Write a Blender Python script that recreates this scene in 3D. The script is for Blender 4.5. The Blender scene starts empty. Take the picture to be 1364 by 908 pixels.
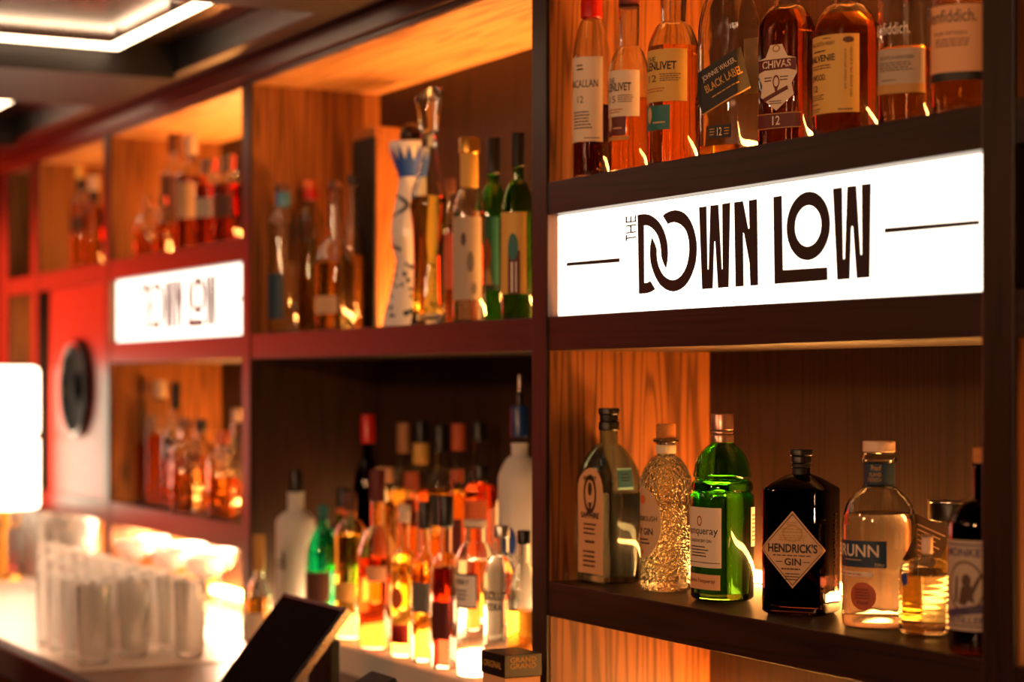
import bpy, bmesh, math, random
from mathutils import Vector
random.seed(7)
C = bpy.context.scene.collection
PI = math.pi
# ---------------------------------------------------------------- camera model (1364x908)
F = 2652.0; CX = 682.0; HY = 508.0; K = 1425.0
N = math.sqrt(K*K+F*F); D0 = 1.5; ZC = 1.6
def DX(px, Y):
    p = px-CX
    return -(D0+Y)*(F*F-K*p)/(F*(p+K))
def DEP(px, Y): return (D0+Y)*N/(px-CX+K)
def DZ(px, py, Y): return ZC+(HY-py)*DEP(px, Y)/F
S_UP, S_MID, S_LOW, S_CNT = ZC+.3068, ZC+.100, ZC-.308, ZC-.55

# ---------------------------------------------------------------- materials
def lin(h):
    h = h.lstrip('#'); o = []
    for i in (0, 2, 4):
        c = int(h[i:i+2], 16)/255
        o.append(c/12.92 if c <= .04045 else ((c+.055)/1.055)**2.4)
    return (*o, 1)
MATS = {}
def pbr(name, col, rough=.5, metal=0, spec=.5, coat=0):
    if name in MATS: return MATS[name]
    m = bpy.data.materials.new(name); m.use_nodes = True
    b = m.node_tree.nodes['Principled BSDF']
    b.inputs['Base Color'].default_value = lin(col); b.inputs['Roughness'].default_value = rough
    b.inputs['Metallic'].default_value = metal; b.inputs['Specular IOR Level'].default_value = spec
    b.inputs['Coat Weight'].default_value = coat
    MATS[name] = m
    # slight procedural variation of roughness
    nt = m.node_tree; t = nt.nodes.new('ShaderNodeTexCoord'); n = nt.nodes.new('ShaderNodeTexNoise')
    n.inputs['Scale'].default_value = 60; nt.links.new(t.outputs['Object'], n.inputs['Vector'])
    r = nt.nodes.new('ShaderNodeMapRange'); r.inputs[3].default_value = max(0, rough-.06); r.inputs[4].default_value = min(1, rough+.06)
    nt.links.new(n.outputs['Fac'], r.inputs[0]); nt.links.new(r.outputs[0], b.inputs['Roughness'])
    return m
def glass(name, col, ior=1.5, rough=0.0, bump=0, bscale=200, rgb=None):
    if name in MATS: return MATS[name]
    m = bpy.data.materials.new(name); m.use_nodes = True; nt = m.node_tree
    b = nt.nodes['Principled BSDF']
    b.inputs['Base Color'].default_value = rgb or lin(col); b.inputs['Roughness'].default_value = rough
    b.inputs['IOR'].default_value = ior; b.inputs['Transmission Weight'].default_value = 1
    if bump:
        t = nt.nodes.new('ShaderNodeTexCoord'); v = nt.nodes.new('ShaderNodeTexVoronoi'); v.inputs['Scale'].default_value = bscale
        bp = nt.nodes.new('ShaderNodeBump'); bp.inputs['Strength'].default_value = bump; bp.inputs['Distance'].default_value = .002
        nt.links.new(t.outputs['Object'], v.inputs['Vector']); nt.links.new(v.outputs['Distance'], bp.inputs['Height'])
        nt.links.new(bp.outputs['Normal'], b.inputs['Normal'])
    MATS[name] = m
    return m
def emit(name, rgb, s):
    if name in MATS: return MATS[name]
    m = bpy.data.materials.new(name); m.use_nodes = True; nt = m.node_tree
    b = nt.nodes['Principled BSDF']
    b.inputs['Base Color'].default_value = (.8, .8, .8, 1)
    b.inputs['Emission Color'].default_value = (*rgb, 1); b.inputs['Emission Strength'].default_value = s
    MATS[name] = m
    return m
def wood(name, dark, light, axis='x', rough=.45, sc=1.0, bump=.06, spec=.4):
    m = bpy.data.materials.new(name); m.use_nodes = True; nt = m.node_tree; L = nt.links
    b = nt.nodes['Principled BSDF']
    tc = nt.nodes.new('ShaderNodeTexCoord'); mp = nt.nodes.new('ShaderNodeMapping')
    L.new(tc.outputs['Object'], mp.inputs['Vector'])
    a, c = 1.0*sc, 26*sc
    mp.inputs['Scale'].default_value = {'x': (a, c, c), 'y': (c, a, c), 'z': (c, c, a)}[axis]
    n0 = nt.nodes.new('ShaderNodeTexNoise'); n0.inputs['Scale'].default_value = .42; n0.inputs['Detail'].default_value = 2; L.new(mp.outputs[0], n0.inputs['Vector'])
    mu = nt.nodes.new('ShaderNodeMath'); mu.operation = 'MULTIPLY'; mu.inputs[1].default_value = 120; L.new(n0.outputs['Fac'], mu.inputs[0])
    si = nt.nodes.new('ShaderNodeMath'); si.operation = 'SINE'; L.new(mu.outputs[0], si.inputs[0])
    mr = nt.nodes.new('ShaderNodeMapRange'); mr.inputs[1].default_value = -1; mr.inputs[2].default_value = 1; L.new(si.outputs[0], mr.inputs[0])
    pw = nt.nodes.new('ShaderNodeMath'); pw.operation = 'POWER'; pw.inputs[1].default_value = 4; L.new(mr.outputs[0], pw.inputs[0])
    iv = nt.nodes.new('ShaderNodeMath'); iv.operation = 'SUBTRACT'; iv.inputs[0].default_value = .85; L.new(pw.outputs[0], iv.inputs[1])
    n = nt.nodes.new('ShaderNodeTexNoise'); n.inputs['Scale'].default_value = 9; n.inputs['Detail'].default_value = 8; n.inputs['Roughness'].default_value = .7
    L.new(mp.outputs[0], n.inputs['Vector'])
    mx = nt.nodes.new('ShaderNodeMix'); mx.data_type = 'FLOAT'; mx.inputs[0].default_value = .62
    L.new(iv.outputs[0], mx.inputs[2]); L.new(n.outputs['Fac'], mx.inputs[3])
    cr = nt.nodes.new('ShaderNodeValToRGB'); cr.color_ramp.elements[0].color = lin(dark); cr.color_ramp.elements[1].color = lin(light)
    cr.color_ramp.elements[0].position = .18; cr.color_ramp.elements[1].position = .75
    L.new(mx.outputs[0], cr.inputs[0]); L.new(cr.outputs[0], b.inputs['Base Color'])
    bp = nt.nodes.new('ShaderNodeBump'); bp.inputs['Strength'].default_value = bump; bp.inputs['Distance'].default_value = .002
    L.new(mx.outputs[0], bp.inputs['Height']); L.new(bp.outputs[0], b.inputs['Normal'])
    b.inputs['Roughness'].default_value = rough; b.inputs['Specular IOR Level'].default_value = spec
    return m
W_SHELF = wood('stained oak along shelf', '#170c08', '#301b11', 'x', rough=.38, spec=.5)
W_SIDE_LIT = wood('lit side oak', '#4c2810', '#a0602a', 'z')  # upright wood in a lighter tone, LED glow put into its colour
W_SIDE_SHADE = wood('shaded side oak', '#22130b', '#3e2415', 'z')  # same side wood darkened to stand for shade
W_SOFFIT_LIT = wood('lit soffit oak', '#8a5a34', '#d8a068', 'x')  # paler oak, glow under the top board put into its colour
W_POST = wood('stained oak upright', '#170c08', '#301b11', 'z', rough=.38, spec=.5)
W_BACK = wood('dark walnut back', '#231208', '#3a2010', 'z', rough=.6, sc=.7, bump=.03)
W_COUNT = wood('dark copper toned counter', '#3a1e12', '#6e3d24', 'x', rough=.3)
RED_LAQ = pbr('red lacquered panel', '#a82a1a', .38)
BLACK = pbr('black plastic', '#0b0a0a', .4)
BLACKM = pbr('matt black', '#0c0b0b', .6)
CHROME = pbr('brushed steel', '#b8b0a8', .28, 1)
G_CLEAR = glass('clear glass', '#f4f8f6')
_nt = G_CLEAR.node_tree; _t = _nt.nodes.new('ShaderNodeTexCoord'); _n = _nt.nodes.new('ShaderNodeTexNoise'); _b = _nt.nodes.new('ShaderNodeBump')
_n.inputs['Scale'].default_value = 34; _n.inputs['Detail'].default_value = 1; _b.inputs['Strength'].default_value = .35; _b.inputs['Distance'].default_value = .0015
_nt.links.new(_t.outputs['Object'], _n.inputs['Vector']); _nt.links.new(_n.outputs['Fac'], _b.inputs['Height']); _nt.links.new(_b.outputs['Normal'], _nt.nodes['Principled BSDF'].inputs['Normal'])
G_SMOKE = glass('thin drinking glass', '#fffdfa', 1.4, .10)
G_SMOKE.node_tree.nodes['Principled BSDF'].inputs['Transmission Weight'].default_value = .80
G_BLUE = glass('pale blue glass', '', rgb=(.50, .74, .95, 1))
G_GREEN = glass('green bottle glass', '', rgb=(.20, .72, .10, 1))
G_DGREEN = glass('olive green bottle glass', '', rgb=(.22, .50, .08, 1))
G_TEAL = glass('teal glass', '', rgb=(.06, .78, .50, 1))
G_DARK = glass('very dark apothecary glass', '#120707')
G_BROWN = glass('brown glass', '#2a0d06')
G_FROST = glass('frosted white glass', '#f4f2ee', 1.3, .5)
G_FROST.node_tree.nodes['Principled BSDF'].inputs['Transmission Weight'].default_value = .45
G_DIMPLE = glass('dimpled clear glass', '#e9f5ee', 1.5, 0, 1.0, 230)
G_CRYST = glass('cut crystal glass', '#f6f2ee', 1.52, 0, .8, 70)
L_WATER = glass('clear spirit', '#fafafa', 1.34)
L_AMBER = glass('amber whisky', '', 1.36, rgb=(.88, .36, .04, 1))
L_DAMB = glass('dark amber whisky', '', 1.36, rgb=(.60, .15, .012, 1))
L_GOLD = glass('golden spirit', '', 1.36, rgb=(.98, .68, .13, 1))
L_RED = glass('red orange liqueur', '', 1.36, rgb=(.85, .12, .02, 1))
L_DRED = glass('deep red liqueur', '', 1.36, rgb=(.32, .03, .015, 1))
L_BLK = glass('nearly black liqueur', '', 1.36, rgb=(.10, .02, .01, 1))
L_PALE = glass('pale straw spirit', '', 1.35, rgb=(.97, .84, .5, 1))
P = {k: pbr('paper '+k, v, .6) for k, v in dict(cream='#e2cdb4', white='#efe6dc', peach='#e0a777', yellow='#d9ab52', gold='#b98a3e',
     black='#100d0c', navy='#16324a', teal='#1d6a66', red='#b8281c', dred='#5c1513', brown='#5b3320', blue='#1c49a8', rust='#b4522a',
     green='#2c6b3a', grey='#6d6863', orange='#d9682a', lblue='#8cc6c9', ink='#1a120f', inkbrown='#4a2f22', tan='#cfa57c', lgrey='#b3a08c', purple='#40335c').items()}
CORK = wood('cork', '#9c5a26', '#c98444', 'x', rough=.8, sc=6)
M_RED = pbr('red foil', '#c41a12', .3); M_GOLD = pbr('gold foil', '#d8a24a', .3, .9); M_COPPER = pbr('rose metal screw cap', '#d3a08c', .32, .85)
M_SILV = pbr('silver foil', '#c9c4bd', .3, .9); M_WOODCAP = wood('pale wood stopper', '#9a6a45', '#cf9d70', 'z', rough=.5, sc=4)
M_CREAMCAP = pbr('cream stopper', '#e3c3a6', .5); CERAM = pbr('glazed white ceramic', '#e6ded8', .15)
M_BLUECAP = pbr('blue foil', '#17386e', .3)

# ---------------------------------------------------------------- object helpers
def obj(name, bm, mat, parent=None, smooth=None, loc=None):
    me = bpy.data.meshes.new(name)
    if smooth is not None:
        for f in bm.faces: f.smooth = True
    bm.to_mesh(me); bm.free()
    if smooth is not None: me.set_sharp_from_angle(angle=math.radians(smooth))
    for m in (mat if isinstance(mat, list) else [mat]): me.materials.append(m)
    o = bpy.data.objects.new(name, me); C.objects.link(o)
    if parent: o.parent = parent
    if loc: o.location = loc
    return o
def empty(name, loc=(0, 0, 0), rz=0):
    o = bpy.data.objects.new(name, None); C.objects.link(o)
    o.location = loc; o.rotation_euler = (0, 0, rz); o.empty_display_size = .05
    return o
def tag(o, label, cat, group=None, kind=None):
    if label: o['label'] = label
    if cat: o['category'] = cat
    if group: o['group'] = group
    if kind: o['kind'] = kind
    return o
def copy_tree(o, parent=None):
    c = o.copy(); C.objects.link(c)
    if parent: c.parent = parent
    for ch in list(o.children): copy_tree(ch, c)
    return c
def box(bm, x0, x1, y0, y1, z0, z1, bev=0):
    vs = [bm.verts.new((x, y, z)) for x in (x0, x1) for y in (y0, y1) for z in (z0, z1)]
    fs = [(0, 1, 3, 2), (4, 6, 7, 5), (0, 4, 5, 1), (2, 3, 7, 6), (0, 2, 6, 4), (1, 5, 7, 3)]
    fa = [bm.faces.new([vs[i] for i in f]) for f in fs]
    bmesh.ops.recalc_face_normals(bm, faces=fa)
    if bev:
        es = {e for f in fa for e in f.edges}
        bmesh.ops.bevel(bm, geom=list(es), offset=bev, segments=2, profile=.5, affect='EDGES')
def BX(*a, bev=0):
    bm = bmesh.new(); box(bm, *a, bev=bev); return bm
def rse(t, hx, hy, n):
    s, c = abs(math.sin(t))/hx, abs(math.cos(t))/hy
    return (s**n+c**n)**(-1/n)
def pt(t, hx, hy, n):
    r = rse(t, hx, hy, n); return r*math.sin(t), -r*math.cos(t)
def loft(rings, seg=40, bot=True, top=True, bm=None):
    bm = bm or bmesh.new(); prev = None; first = None
    for (z, hx, hy, n) in rings:
        hx = max(hx, 1e-4); hy = max(hy, 1e-4)
        vs = [bm.verts.new((*pt(2*PI*i/seg, hx, hy, n), z)) for i in range(seg)]
        if prev:
            for i in range(seg):
                j = (i+1) % seg
                bm.faces.new((prev[i], prev[j], vs[j], vs[i]))
        else: first = vs
        prev = vs
    if bot: bm.faces.new(list(reversed(first)))
    if top: bm.faces.new(prev)
    return bm
def rnd(z0, z1, hx, hy=None, n=2, b=.0012):   # rings of a cap with softened rims
    hy = hy or hx
    return [(z0, hx-b, hy-b, n), (z0+b, hx, hy, n), (z1-b, hx, hy, n), (z1-b*.3, hx-b*.35, hy-b*.35, n), (z1, hx-b*1.2, hy-b*1.2, n)]

# ---------------------------------------------------------------- text
_tc = {}
def text_tris(s, bold=0):
    k = (s, bold)
    if k in _tc: return _tc[k]
    cu = bpy.data.curves.new('t', 'FONT'); cu.body = s; cu.size = 1; cu.offset = bold; cu.resolution_u = 3
    o = bpy.data.objects.new('t', cu); C.objects.link(o)
    bpy.context.view_layer.update()
    me = bpy.data.meshes.new_from_object(o.evaluated_get(bpy.context.evaluated_depsgraph_get()))
    ps = [[(me.vertices[i].co.x, me.vertices[i].co.y) for i in p.vertices] for p in me.polygons]
    bpy.data.objects.remove(o); bpy.data.curves.remove(cu); bpy.data.meshes.remove(me)
    xs = [q[0] for p in ps for q in p]; ys = [q[1] for p in ps for q in p]
    x0, x1, y0, y1 = min(xs), max(xs), min(ys), max(ys)
    r = [[((x-x0)/(x1-x0), (y-y0)/(y1-y0)) for x, y in p] for p in ps]
    _tc[k] = r
    return r

# wrap flat polygons [(pts, matindex)] in (s, z) onto a lofted surface
class Surf:
    def __init__(self, rings, zref):
        self.r = rings; hx, hy, n = self.at(zref)
        self.tab = [(0, 0)]; M = 720; x0, y0 = pt(-PI, hx, hy, n); L = 0; T = []
        for i in range(M+1):
            t = -PI+2*PI*i/M; x, y = pt(t, hx, hy, n); L += math.hypot(x-x0, y-y0); x0, y0 = x, y; T.append((L, t))
        mid = T[M//2][0]; self.T = [(a-mid, t) for a, t in T]; self.half = mid
    def at(self, z):
        R = self.r
        if z <= R[0][0]: return R[0][1:]
        for a, b in zip(R, R[1:]):
            if a[0] <= z <= b[0] and b[0] > a[0]:
                f = (z-a[0])/(b[0]-a[0]); return tuple(a[k]+(b[k]-a[k])*f for k in (1, 2, 3))
        return R[-1][1:]
    def theta(self, s):
        T = self.T; s = max(T[0][0], min(T[-1][0], s)); lo, hi = 0, len(T)-1
        while hi-lo > 1:
            m = (lo+hi)//2
            if T[m][0] <= s: lo = m
            else: hi = m
        f = (s-T[lo][0])/max(1e-9, T[hi][0]-T[lo][0]); return T[lo][1]+(T[hi][1]-T[lo][1])*f
    def arc(self, th):
        for a, t in self.T:
            if t >= th: return a
        return self.T[-1][0]
    def wrap(self, polys, off, step=.004, zstep=None):
        bm = bmesh.new()
        for pts, mi in polys:
            try: f = bm.faces.new([bm.verts.new((s, 0, z)) for s, z in pts])
            except ValueError: continue
            f.material_index = mi
        if not bm.verts: return bm
        xs = [v.co.x for v in bm.verts]; zs = [v.co.z for v in bm.verts]
        k = math.ceil(min(xs)/step)
        while k*step < max(xs):
            bmesh.ops.bisect_plane(bm, geom=bm.verts[:]+bm.edges[:]+bm.faces[:], plane_co=(k*step, 0, 0), plane_no=(1, 0, 0)); k += 1
        if zstep:
            k = math.ceil(min(zs)/zstep)
            while k*zstep < max(zs):
                bmesh.ops.bisect_plane(bm, geom=bm.verts[:]+bm.edges[:]+bm.faces[:], plane_co=(0, 0, k*zstep), plane_no=(0, 0, 1)); k += 1
        for v in bm.verts:
            t = self.theta(v.co.x); z = v.co.z; hx, hy, n = self.at(z); x, y = pt(t, hx+off, hy+off, n); v.co = (x, y, z)
        return bm
def ell(cx, cz, rx, rz, k=28): return [(cx+rx*math.cos(2*PI*i/k), cz+rz*math.sin(2*PI*i/k)) for i in range(k)]

INK = ['ink', 'cream', 'gold', 'red', 'white', 'navy', 'teal', 'black', 'brown', 'dred', 'blue', 'rust', 'tan', 'grey', 'inkbrown', 'green', 'orange', 'purple', 'peach', 'yellow']
def ink_polys(items, sc, hw, zf, rot=0, zc=0):
    out = []
    for it in items:
        k = it[0]; c = INK.index(it[-1] if isinstance(it[-1], str) else it[-2]); b = []
        if k == 't':      # ('t', text, s0, s1, py, hpx, bold, col)
            _, tx, s0, s1, py, hp, bold, _c = it
            z1, z0 = zf(py-hp/2), zf(py+hp/2)
            for p in text_tris(tx, bold): b.append([(sc+hw*(s0+(s1-s0)*x), z0+(z1-z0)*y) for x, y in p])
        elif k == 'v':    # vertical text ('v', text, s0, s1, py0, py1, bold, col) reading downwards
            _, tx, s0, s1, p0, p1, bold, _c = it
            for p in text_tris(tx, bold): b.append([(sc+hw*(s0+(s1-s0)*y), zf(p0+(p1-p0)*x)) for x, y in p])
        elif k == 'r':    # rect
            _, s0, s1, p0, p1, _c = it
            b.append([(sc+hw*s0, zf(p0)), (sc+hw*s1, zf(p0)), (sc+hw*s1, zf(p1)), (sc+hw*s0, zf(p1))])
        elif k == 'b':    # rows of fine print as broken bars
            _, s0, s1, p0, p1, n, _c = it
            rg = random.Random(int(p0*13+n)); hp = (p1-p0)/n
            for i in range(n):
                y = p0+hp*i+hp*.28; s = s0+(s1-s0)*rg.uniform(0, .03); e = s1-(s1-s0)*rg.uniform(0, .18)
                while s < e:
                    w = (s1-s0)*rg.uniform(.06, .17); q = min(e, s+w)
                    b.append([(sc+hw*s, zf(y)), (sc+hw*q, zf(y)), (sc+hw*q, zf(y+hp*.42)), (sc+hw*s, zf(y+hp*.42))]); s = q+(s1-s0)*.025
        elif k == 'e':    # ellipse ('e', s, py, rs, rpx, col)
            _, s, py, rs, rp, _c = it
            b.append(ell(sc+hw*s, zf(py), hw*rs, abs(zf(py+rp)-zf(py))))
        elif k == 'o':    # ring
            _, s, py, rs, rp, th, _c = it
            A = ell(sc+hw*s, zf(py), hw*rs, abs(zf(py+rp)-zf(py))); B = ell(sc+hw*s, zf(py), hw*rs*(1-th), abs(zf(py+rp)-zf(py))*(1-th))
            for i in range(28): b.append([A[i], A[(i+1) % 28], B[(i+1) % 28], B[i]])
        elif k == 'p':
            b.append([(sc+hw*s, zf(y)) for s, y in it[1]])
        for q in b: out.append((q, c))
    if rot:
        ca, sa = math.cos(rot), math.sin(rot)
        out = [([(sc+(s-sc)*ca-(z-zc)*sa, zc+(s-sc)*sa+(z-zc)*ca) for s, z in q], c) for q, c in out]
    return out

BOTTLES = []
def bottle(name, label, cat, px, Y, shelf, top, w, sh, nb, nw, *, kind='round', asp=1, rot=None, n=7, glassm=None, liq=None, lvl=None,
           caps=(), labels=(), extras=(), group=None, seg=32, wall=.0022, base=.006, solid=False, nt=None, rings=None, e=None, ha=60, waist=None, rib=0, nbulge=0):
    """px,top,w,sh(oulder),nb (neck bottom),nw (neck width): pixel measures; top = top of the glass neck"""
    X = DX(px, Y); z = DEP(px, Y); u = z/F                      # metres per pixel here
    phi = math.atan2(-X, 1.5+Y)
    zf = lambda py: DZ(px, py, Y)-shelf
    if rot is None: rot = phi+math.asin(e)-math.radians(ha) if e is not None else math.radians(25)
    else: rot = math.radians(rot)
    W = w*u; beta = phi-rot
    nn = 2 if kind == 'round' else n
    if kind == 'round': hx = hy = W/2
    else:
        sup = max(pt(t/200*2*PI, 1, asp, nn)[0]*math.cos(beta)+pt(t/200*2*PI, 1, asp, nn)[1]*math.sin(beta) for t in range(200))
        hx = W/2/sup; hy = hx*asp
    rn = nw*u/2
    zt, zs, zn = zf(top), zf(sh), zf(nb)
    if rings is None:
        R = [(0, hx*.86, hy*.86, nn), (.0015, hx*.95, hy*.95, nn), (.005, hx, hy, nn)]
        steps = 2 if not (waist or rib) else 60
        for i in range(1, steps+1):
            zz = .005+(zs-.005)*i/steps; k = 1
            if waist: k *= 1-waist*math.sin(PI*(zz/zs))**2
            if rib: k *= 1+rib*math.cos(zz*2*PI/.0075)
            R.append((zz, hx*k, hy*k, nn))
        m = 10
        for i in range(1, m+1):
            t = i/m
            if kind == 'flat': f = 1-t
            else: f = .7*math.sqrt(max(0, 1-t*t))+.3*.5*(1+math.cos(PI*t)) if sh_round else .5*(1+math.cos(PI*t))
            R.append((zs+(zn-zs)*t, rn+(hx-rn)*f, rn+(hy-rn)*f, nn+(2-nn)*t))
        if nbulge: 
            for i in range(1, 8): R.append((zn+(zt-zn)*i/8, rn*(1+nbulge*math.sin(PI*i/8)), rn*(1+nbulge*math.sin(PI*i/8)), 2))
        R.append((zt-.004, rn, rn, 2)); R.append((zt-.0035, rn+.0012, rn+.0012, 2)); R.append((zt, rn+.0012, rn+.0012, 2))
    else: R = [(a*(zt), b*hx, c*hy, d) for a, b, c, d in rings]
    root = empty(name, (X, Y, shelf), rot)
    tag(root, label, cat, group)
    gm = glassm or G_CLEAR
    opaque = solid
    if opaque: obj('glass_body' if gm not in (CERAM,) else 'ceramic_body', loft(R, seg), gm, root, 40)
    else:
        inner = [(max(base, a), max(b-wall, .002), max(c-wall, .002), d) for a, b, c, d in R if a > base*.9 or a == R[0][0]]
        inner[0] = (base, inner[0][1]*.92, inner[0][2]*.92, inner[0][3])
        bm = loft(R, seg, True, False)
        bm2 = loft(list(reversed(inner)), seg, False, True, bm)
        # join rim
        bm.verts.ensure_lookup_table()
        o_top = bm.verts[:]; a = (len(R)-1)*seg; b0 = len(R)*seg
        for i in range(seg):
            j = (i+1) % seg; bm.faces.new((o_top[a+i], o_top[a+j], o_top[b0+j], o_top[b0+i]))
        bmesh.ops.recalc_face_normals(bm, faces=bm.faces[:])
        obj('glass_body', bm, gm, root, 40)
        if liq and lvl is not None:
            zl = zf(lvl); g = .0004; Q = [(a-(g if a == base else 0), b+g, c+g, d) for a, b, c, d in inner if a < zl]
            S = Surf(inner, base); hh = S.at(zl); Q.append((zl, hh[0]+g, hh[1]+g, hh[2]))
            obj('liquid', loft(Q, seg), liq, root, 40)
    for (y0, y1, cw, mat, nm) in caps:        # y0 top, y1 bottom
        bm = loft(rnd(zf(y1), zf(y0), cw*u/2, b=min(.0015, (y1-y0)*u*.3)), seg)
        obj(nm, bm, mat, root, 40)
    sf = Surf(R, zf((labels[0]['y'][0]+labels[0]['y'][1])/2)) if labels else None
    for lb in labels:
        y0, y1 = lb['y']; sc = lb.get('s', 0)
        if sc and lb.get('deg'): sc = sf.arc(math.radians(sc))
        hw = sf.arc(math.radians(ha)) if 'hw' not in lb else lb['hw']*hx
        if 'ha' in lb: hw = sf.arc(math.radians(lb['ha']))
        zc_ = zf((y0+y1)/2); hh = abs(zf(y0)-zf(y1))/2; shp = lb.get('shape', 'rect'); rt = math.radians(lb.get('tilt', 0))
        if shp == 'rect': pl = [(sc-hw, zc_-hh), (sc+hw, zc_-hh), (sc+hw, zc_+hh), (sc-hw, zc_+hh)]
        elif shp == 'ell': pl = ell(sc, zc_, hw, hh, 40)
        elif shp == 'dia': pl = [(sc-hw, zc_), (sc, zc_-hh), (sc+hw, zc_), (sc, zc_+hh)]
        elif shp == 'arch': pl = [(sc+hw, zc_-hh), (sc+hw, zc_+hh-hw)]+[(sc+hw*math.cos(a*PI/12), zc_+hh-hw+hw*math.sin(a*PI/12)) for a in range(1, 12)]+[(sc-hw, zc_+hh-hw), (sc-hw, zc_-hh)]
        else: pl = [(sc+a*hw, zc_+b*hh) for a, b in shp]
        if rt:
            ca, sa = math.cos(rt), math.sin(rt); pl = [(sc+(s-sc)*ca-(q-zc_)*sa, zc_+(s-sc)*sa+(q-zc_)*ca) for s, q in pl]
        zst = lb.get('zstep'); par = root
        if lb.get('c'):
            par = obj(lb.get('name', 'paper_label'), sf.wrap([(pl, 0)], .0005, zstep=zst), P[lb['c']], root, 60)
        if lb.get('ink'):
            used = ink_polys(lb['ink'], sc, hw, zf, rt, zc_)
            ks = sorted({c for _, c in used}); used = [(q, ks.index(c)) for q, c in used]
            obj(lb.get('inkname', 'printed_lettering'), sf.wrap(used, .0010, zstep=zst), [lb.get('inkmat') or P[INK[k]] for k in ks], par, 60)
    for fn in extras: fn(root, zf, u, hx, hy, R, sf)
    BOTTLES.append((label, X, Y, max(hx, hy), shelf))
    return root
sh_round = True

# ---------------------------------------------------------------- room shell
def struct(name, bm, m):
    o = obj(name, bm, m); o['kind'] = 'structure'; return o
M_WALL = pbr('dark plaster', '#2a1a12', .8); M_FLOOR = wood('dark floorboards', '#1c100a', '#3a2415', 'x', rough=.4)
M_CEIL = pbr('bronze gloss ceiling', '#543626', .2, .65)
M_BEAM = pbr('dark ceiling beam', '#120905', .45)
ZT = ZC+.74
struct('floor', BX(-8, 2.5, -4.2, .45, -.1, 0), M_FLOOR)
struct('ceiling', BX(-8, 2.5, -4.2, .45, ZT, ZT+.1), M_CEIL)
struct('wall_back', BX(-8, 2.5, .34, .45, 0, ZT), M_WALL)
struct('wall_front', BX(-8, 2.5, -4.2, -4.1, 0, ZT), M_WALL)
struct('wall_left', BX(-8, -7.9, -4.1, .34, 0, ZT), M_WALL)
struct('wall_right', BX(2.4, 2.5, -4.1, .34, 0, ZT), M_WALL)
# ceiling beams framing the coffers (across the bar), and the soffit over the shelves
for i, (a, b) in enumerate([(-4.73, -4.22), (-3.34, -2.83), (-6.12, -5.61), (-1.95, -1.44), (-.56, -.05)]):
    struct('ceiling_beam_%d' % (i+1), BX(a, b, -3.2, -.0755, ZC+.665, ZT, bev=.004), M_BEAM)
struct('ceiling_beam_6', BX(-7.9, 2.4, -.075, -.012, ZC+.68, ZT, bev=.003), M_BEAM)
struct('ceiling_beam_7', BX(-7.9, 2.4, -3.5, -3.2, ZC+.665, ZT, bev=.004), M_BEAM)

# ---------------------------------------------------------------- shelving
LED_E = (1.0, .38, .08)
shelv = empty('back_bar_shelving', (0, 0, 0))
tag(shelv, 'built-in stained oak back bar shelving with open bottle bays along the wall', 'shelving')
BD = .30
ups = [(-6.10, -6.0), (-5.73, -5.66), (-5.017, -4.967), (-4.008, -3.96), (-2.727, -2.68), (-1.694, -1.643), (-.45, -.40)]
ZTOP = ZC+.629
for i, (a, b) in enumerate(ups):
    o = obj('upright', BX(a, b, 0, BD, 0, ZC+.677, bev=.0015), W_POST, shelv)
obj('back_panel', BX(-6.1, -.40, BD, BD+.03, 0, ZC+.677), W_BACK, shelv)
def board(a, b, z0, z1, y0=.0015, nm='shelf'):
    return obj(nm, BX(a+.0002, b-.0002, y0, BD-.0002, z0, z1, bev=.0012), W_SHELF, shelv)
bays = [(-6.0, -5.73), (-5.66, -5.017), (-4.967, -4.008), (-3.96, -2.727), (-2.68, -1.694), (-1.643, -.45)]
for k, (a, b) in enumerate(bays):
    board(a, b, ZTOP, ZC+.677, nm='top_board')
    if k != 3:
        board(a, b, ZC+.257, S_UP)
    if k > 1: board(a, b, ZC+.048, S_MID)
    if k != 3: board(a, b, ZC-.361, S_LOW)
k_lin = lambda a: abs(a+2.68) < .01 or abs(a+4.967) < .01
for (a, b) in bays:
    z0, z1 = (S_CNT, ZTOP-.0002)
    obj('side_tone_sheet', BX(a-.0001, a+.0035, .006, BD-.0003, S_CNT+.0005, ZC-.3612), W_SIDE_LIT, shelv) if (a, b) != bays[3] else None
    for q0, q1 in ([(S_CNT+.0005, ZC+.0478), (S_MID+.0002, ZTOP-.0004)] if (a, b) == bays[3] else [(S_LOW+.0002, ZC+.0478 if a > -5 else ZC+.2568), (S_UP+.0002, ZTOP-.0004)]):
        obj('side_tone_sheet', BX(a-.0001, a+.0035, .006, BD-.0003, q0, q1), W_SIDE_SHADE if (q0 < ZC-.4 or (-5.7 < a < -5.6 and q0 < S_UP)) else W_SIDE_LIT, shelv)  # thin added sheets carrying the lit and shaded wood tones
    if k_lin(a): obj('side_tone_sheet', BX(a-.0001, a+.003, .0015, .0193, S_MID+.0002, ZC+.2568), W_SIDE_LIT, shelv)
    obj('soffit_lit_sheet', BX(a+.0036, b, .006, BD-.0003, ZTOP-.0035, ZTOP+.0001), W_SOFFIT_LIT, shelv)  # added sheet holding the painted glow of the bay ceiling
# valance boards beside the top
obj('top_rail', BX(-6.1, -.40, -.010, -.0002, ZC+.64, ZC+.679, bev=.002), W_SHELF, shelv)

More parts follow.
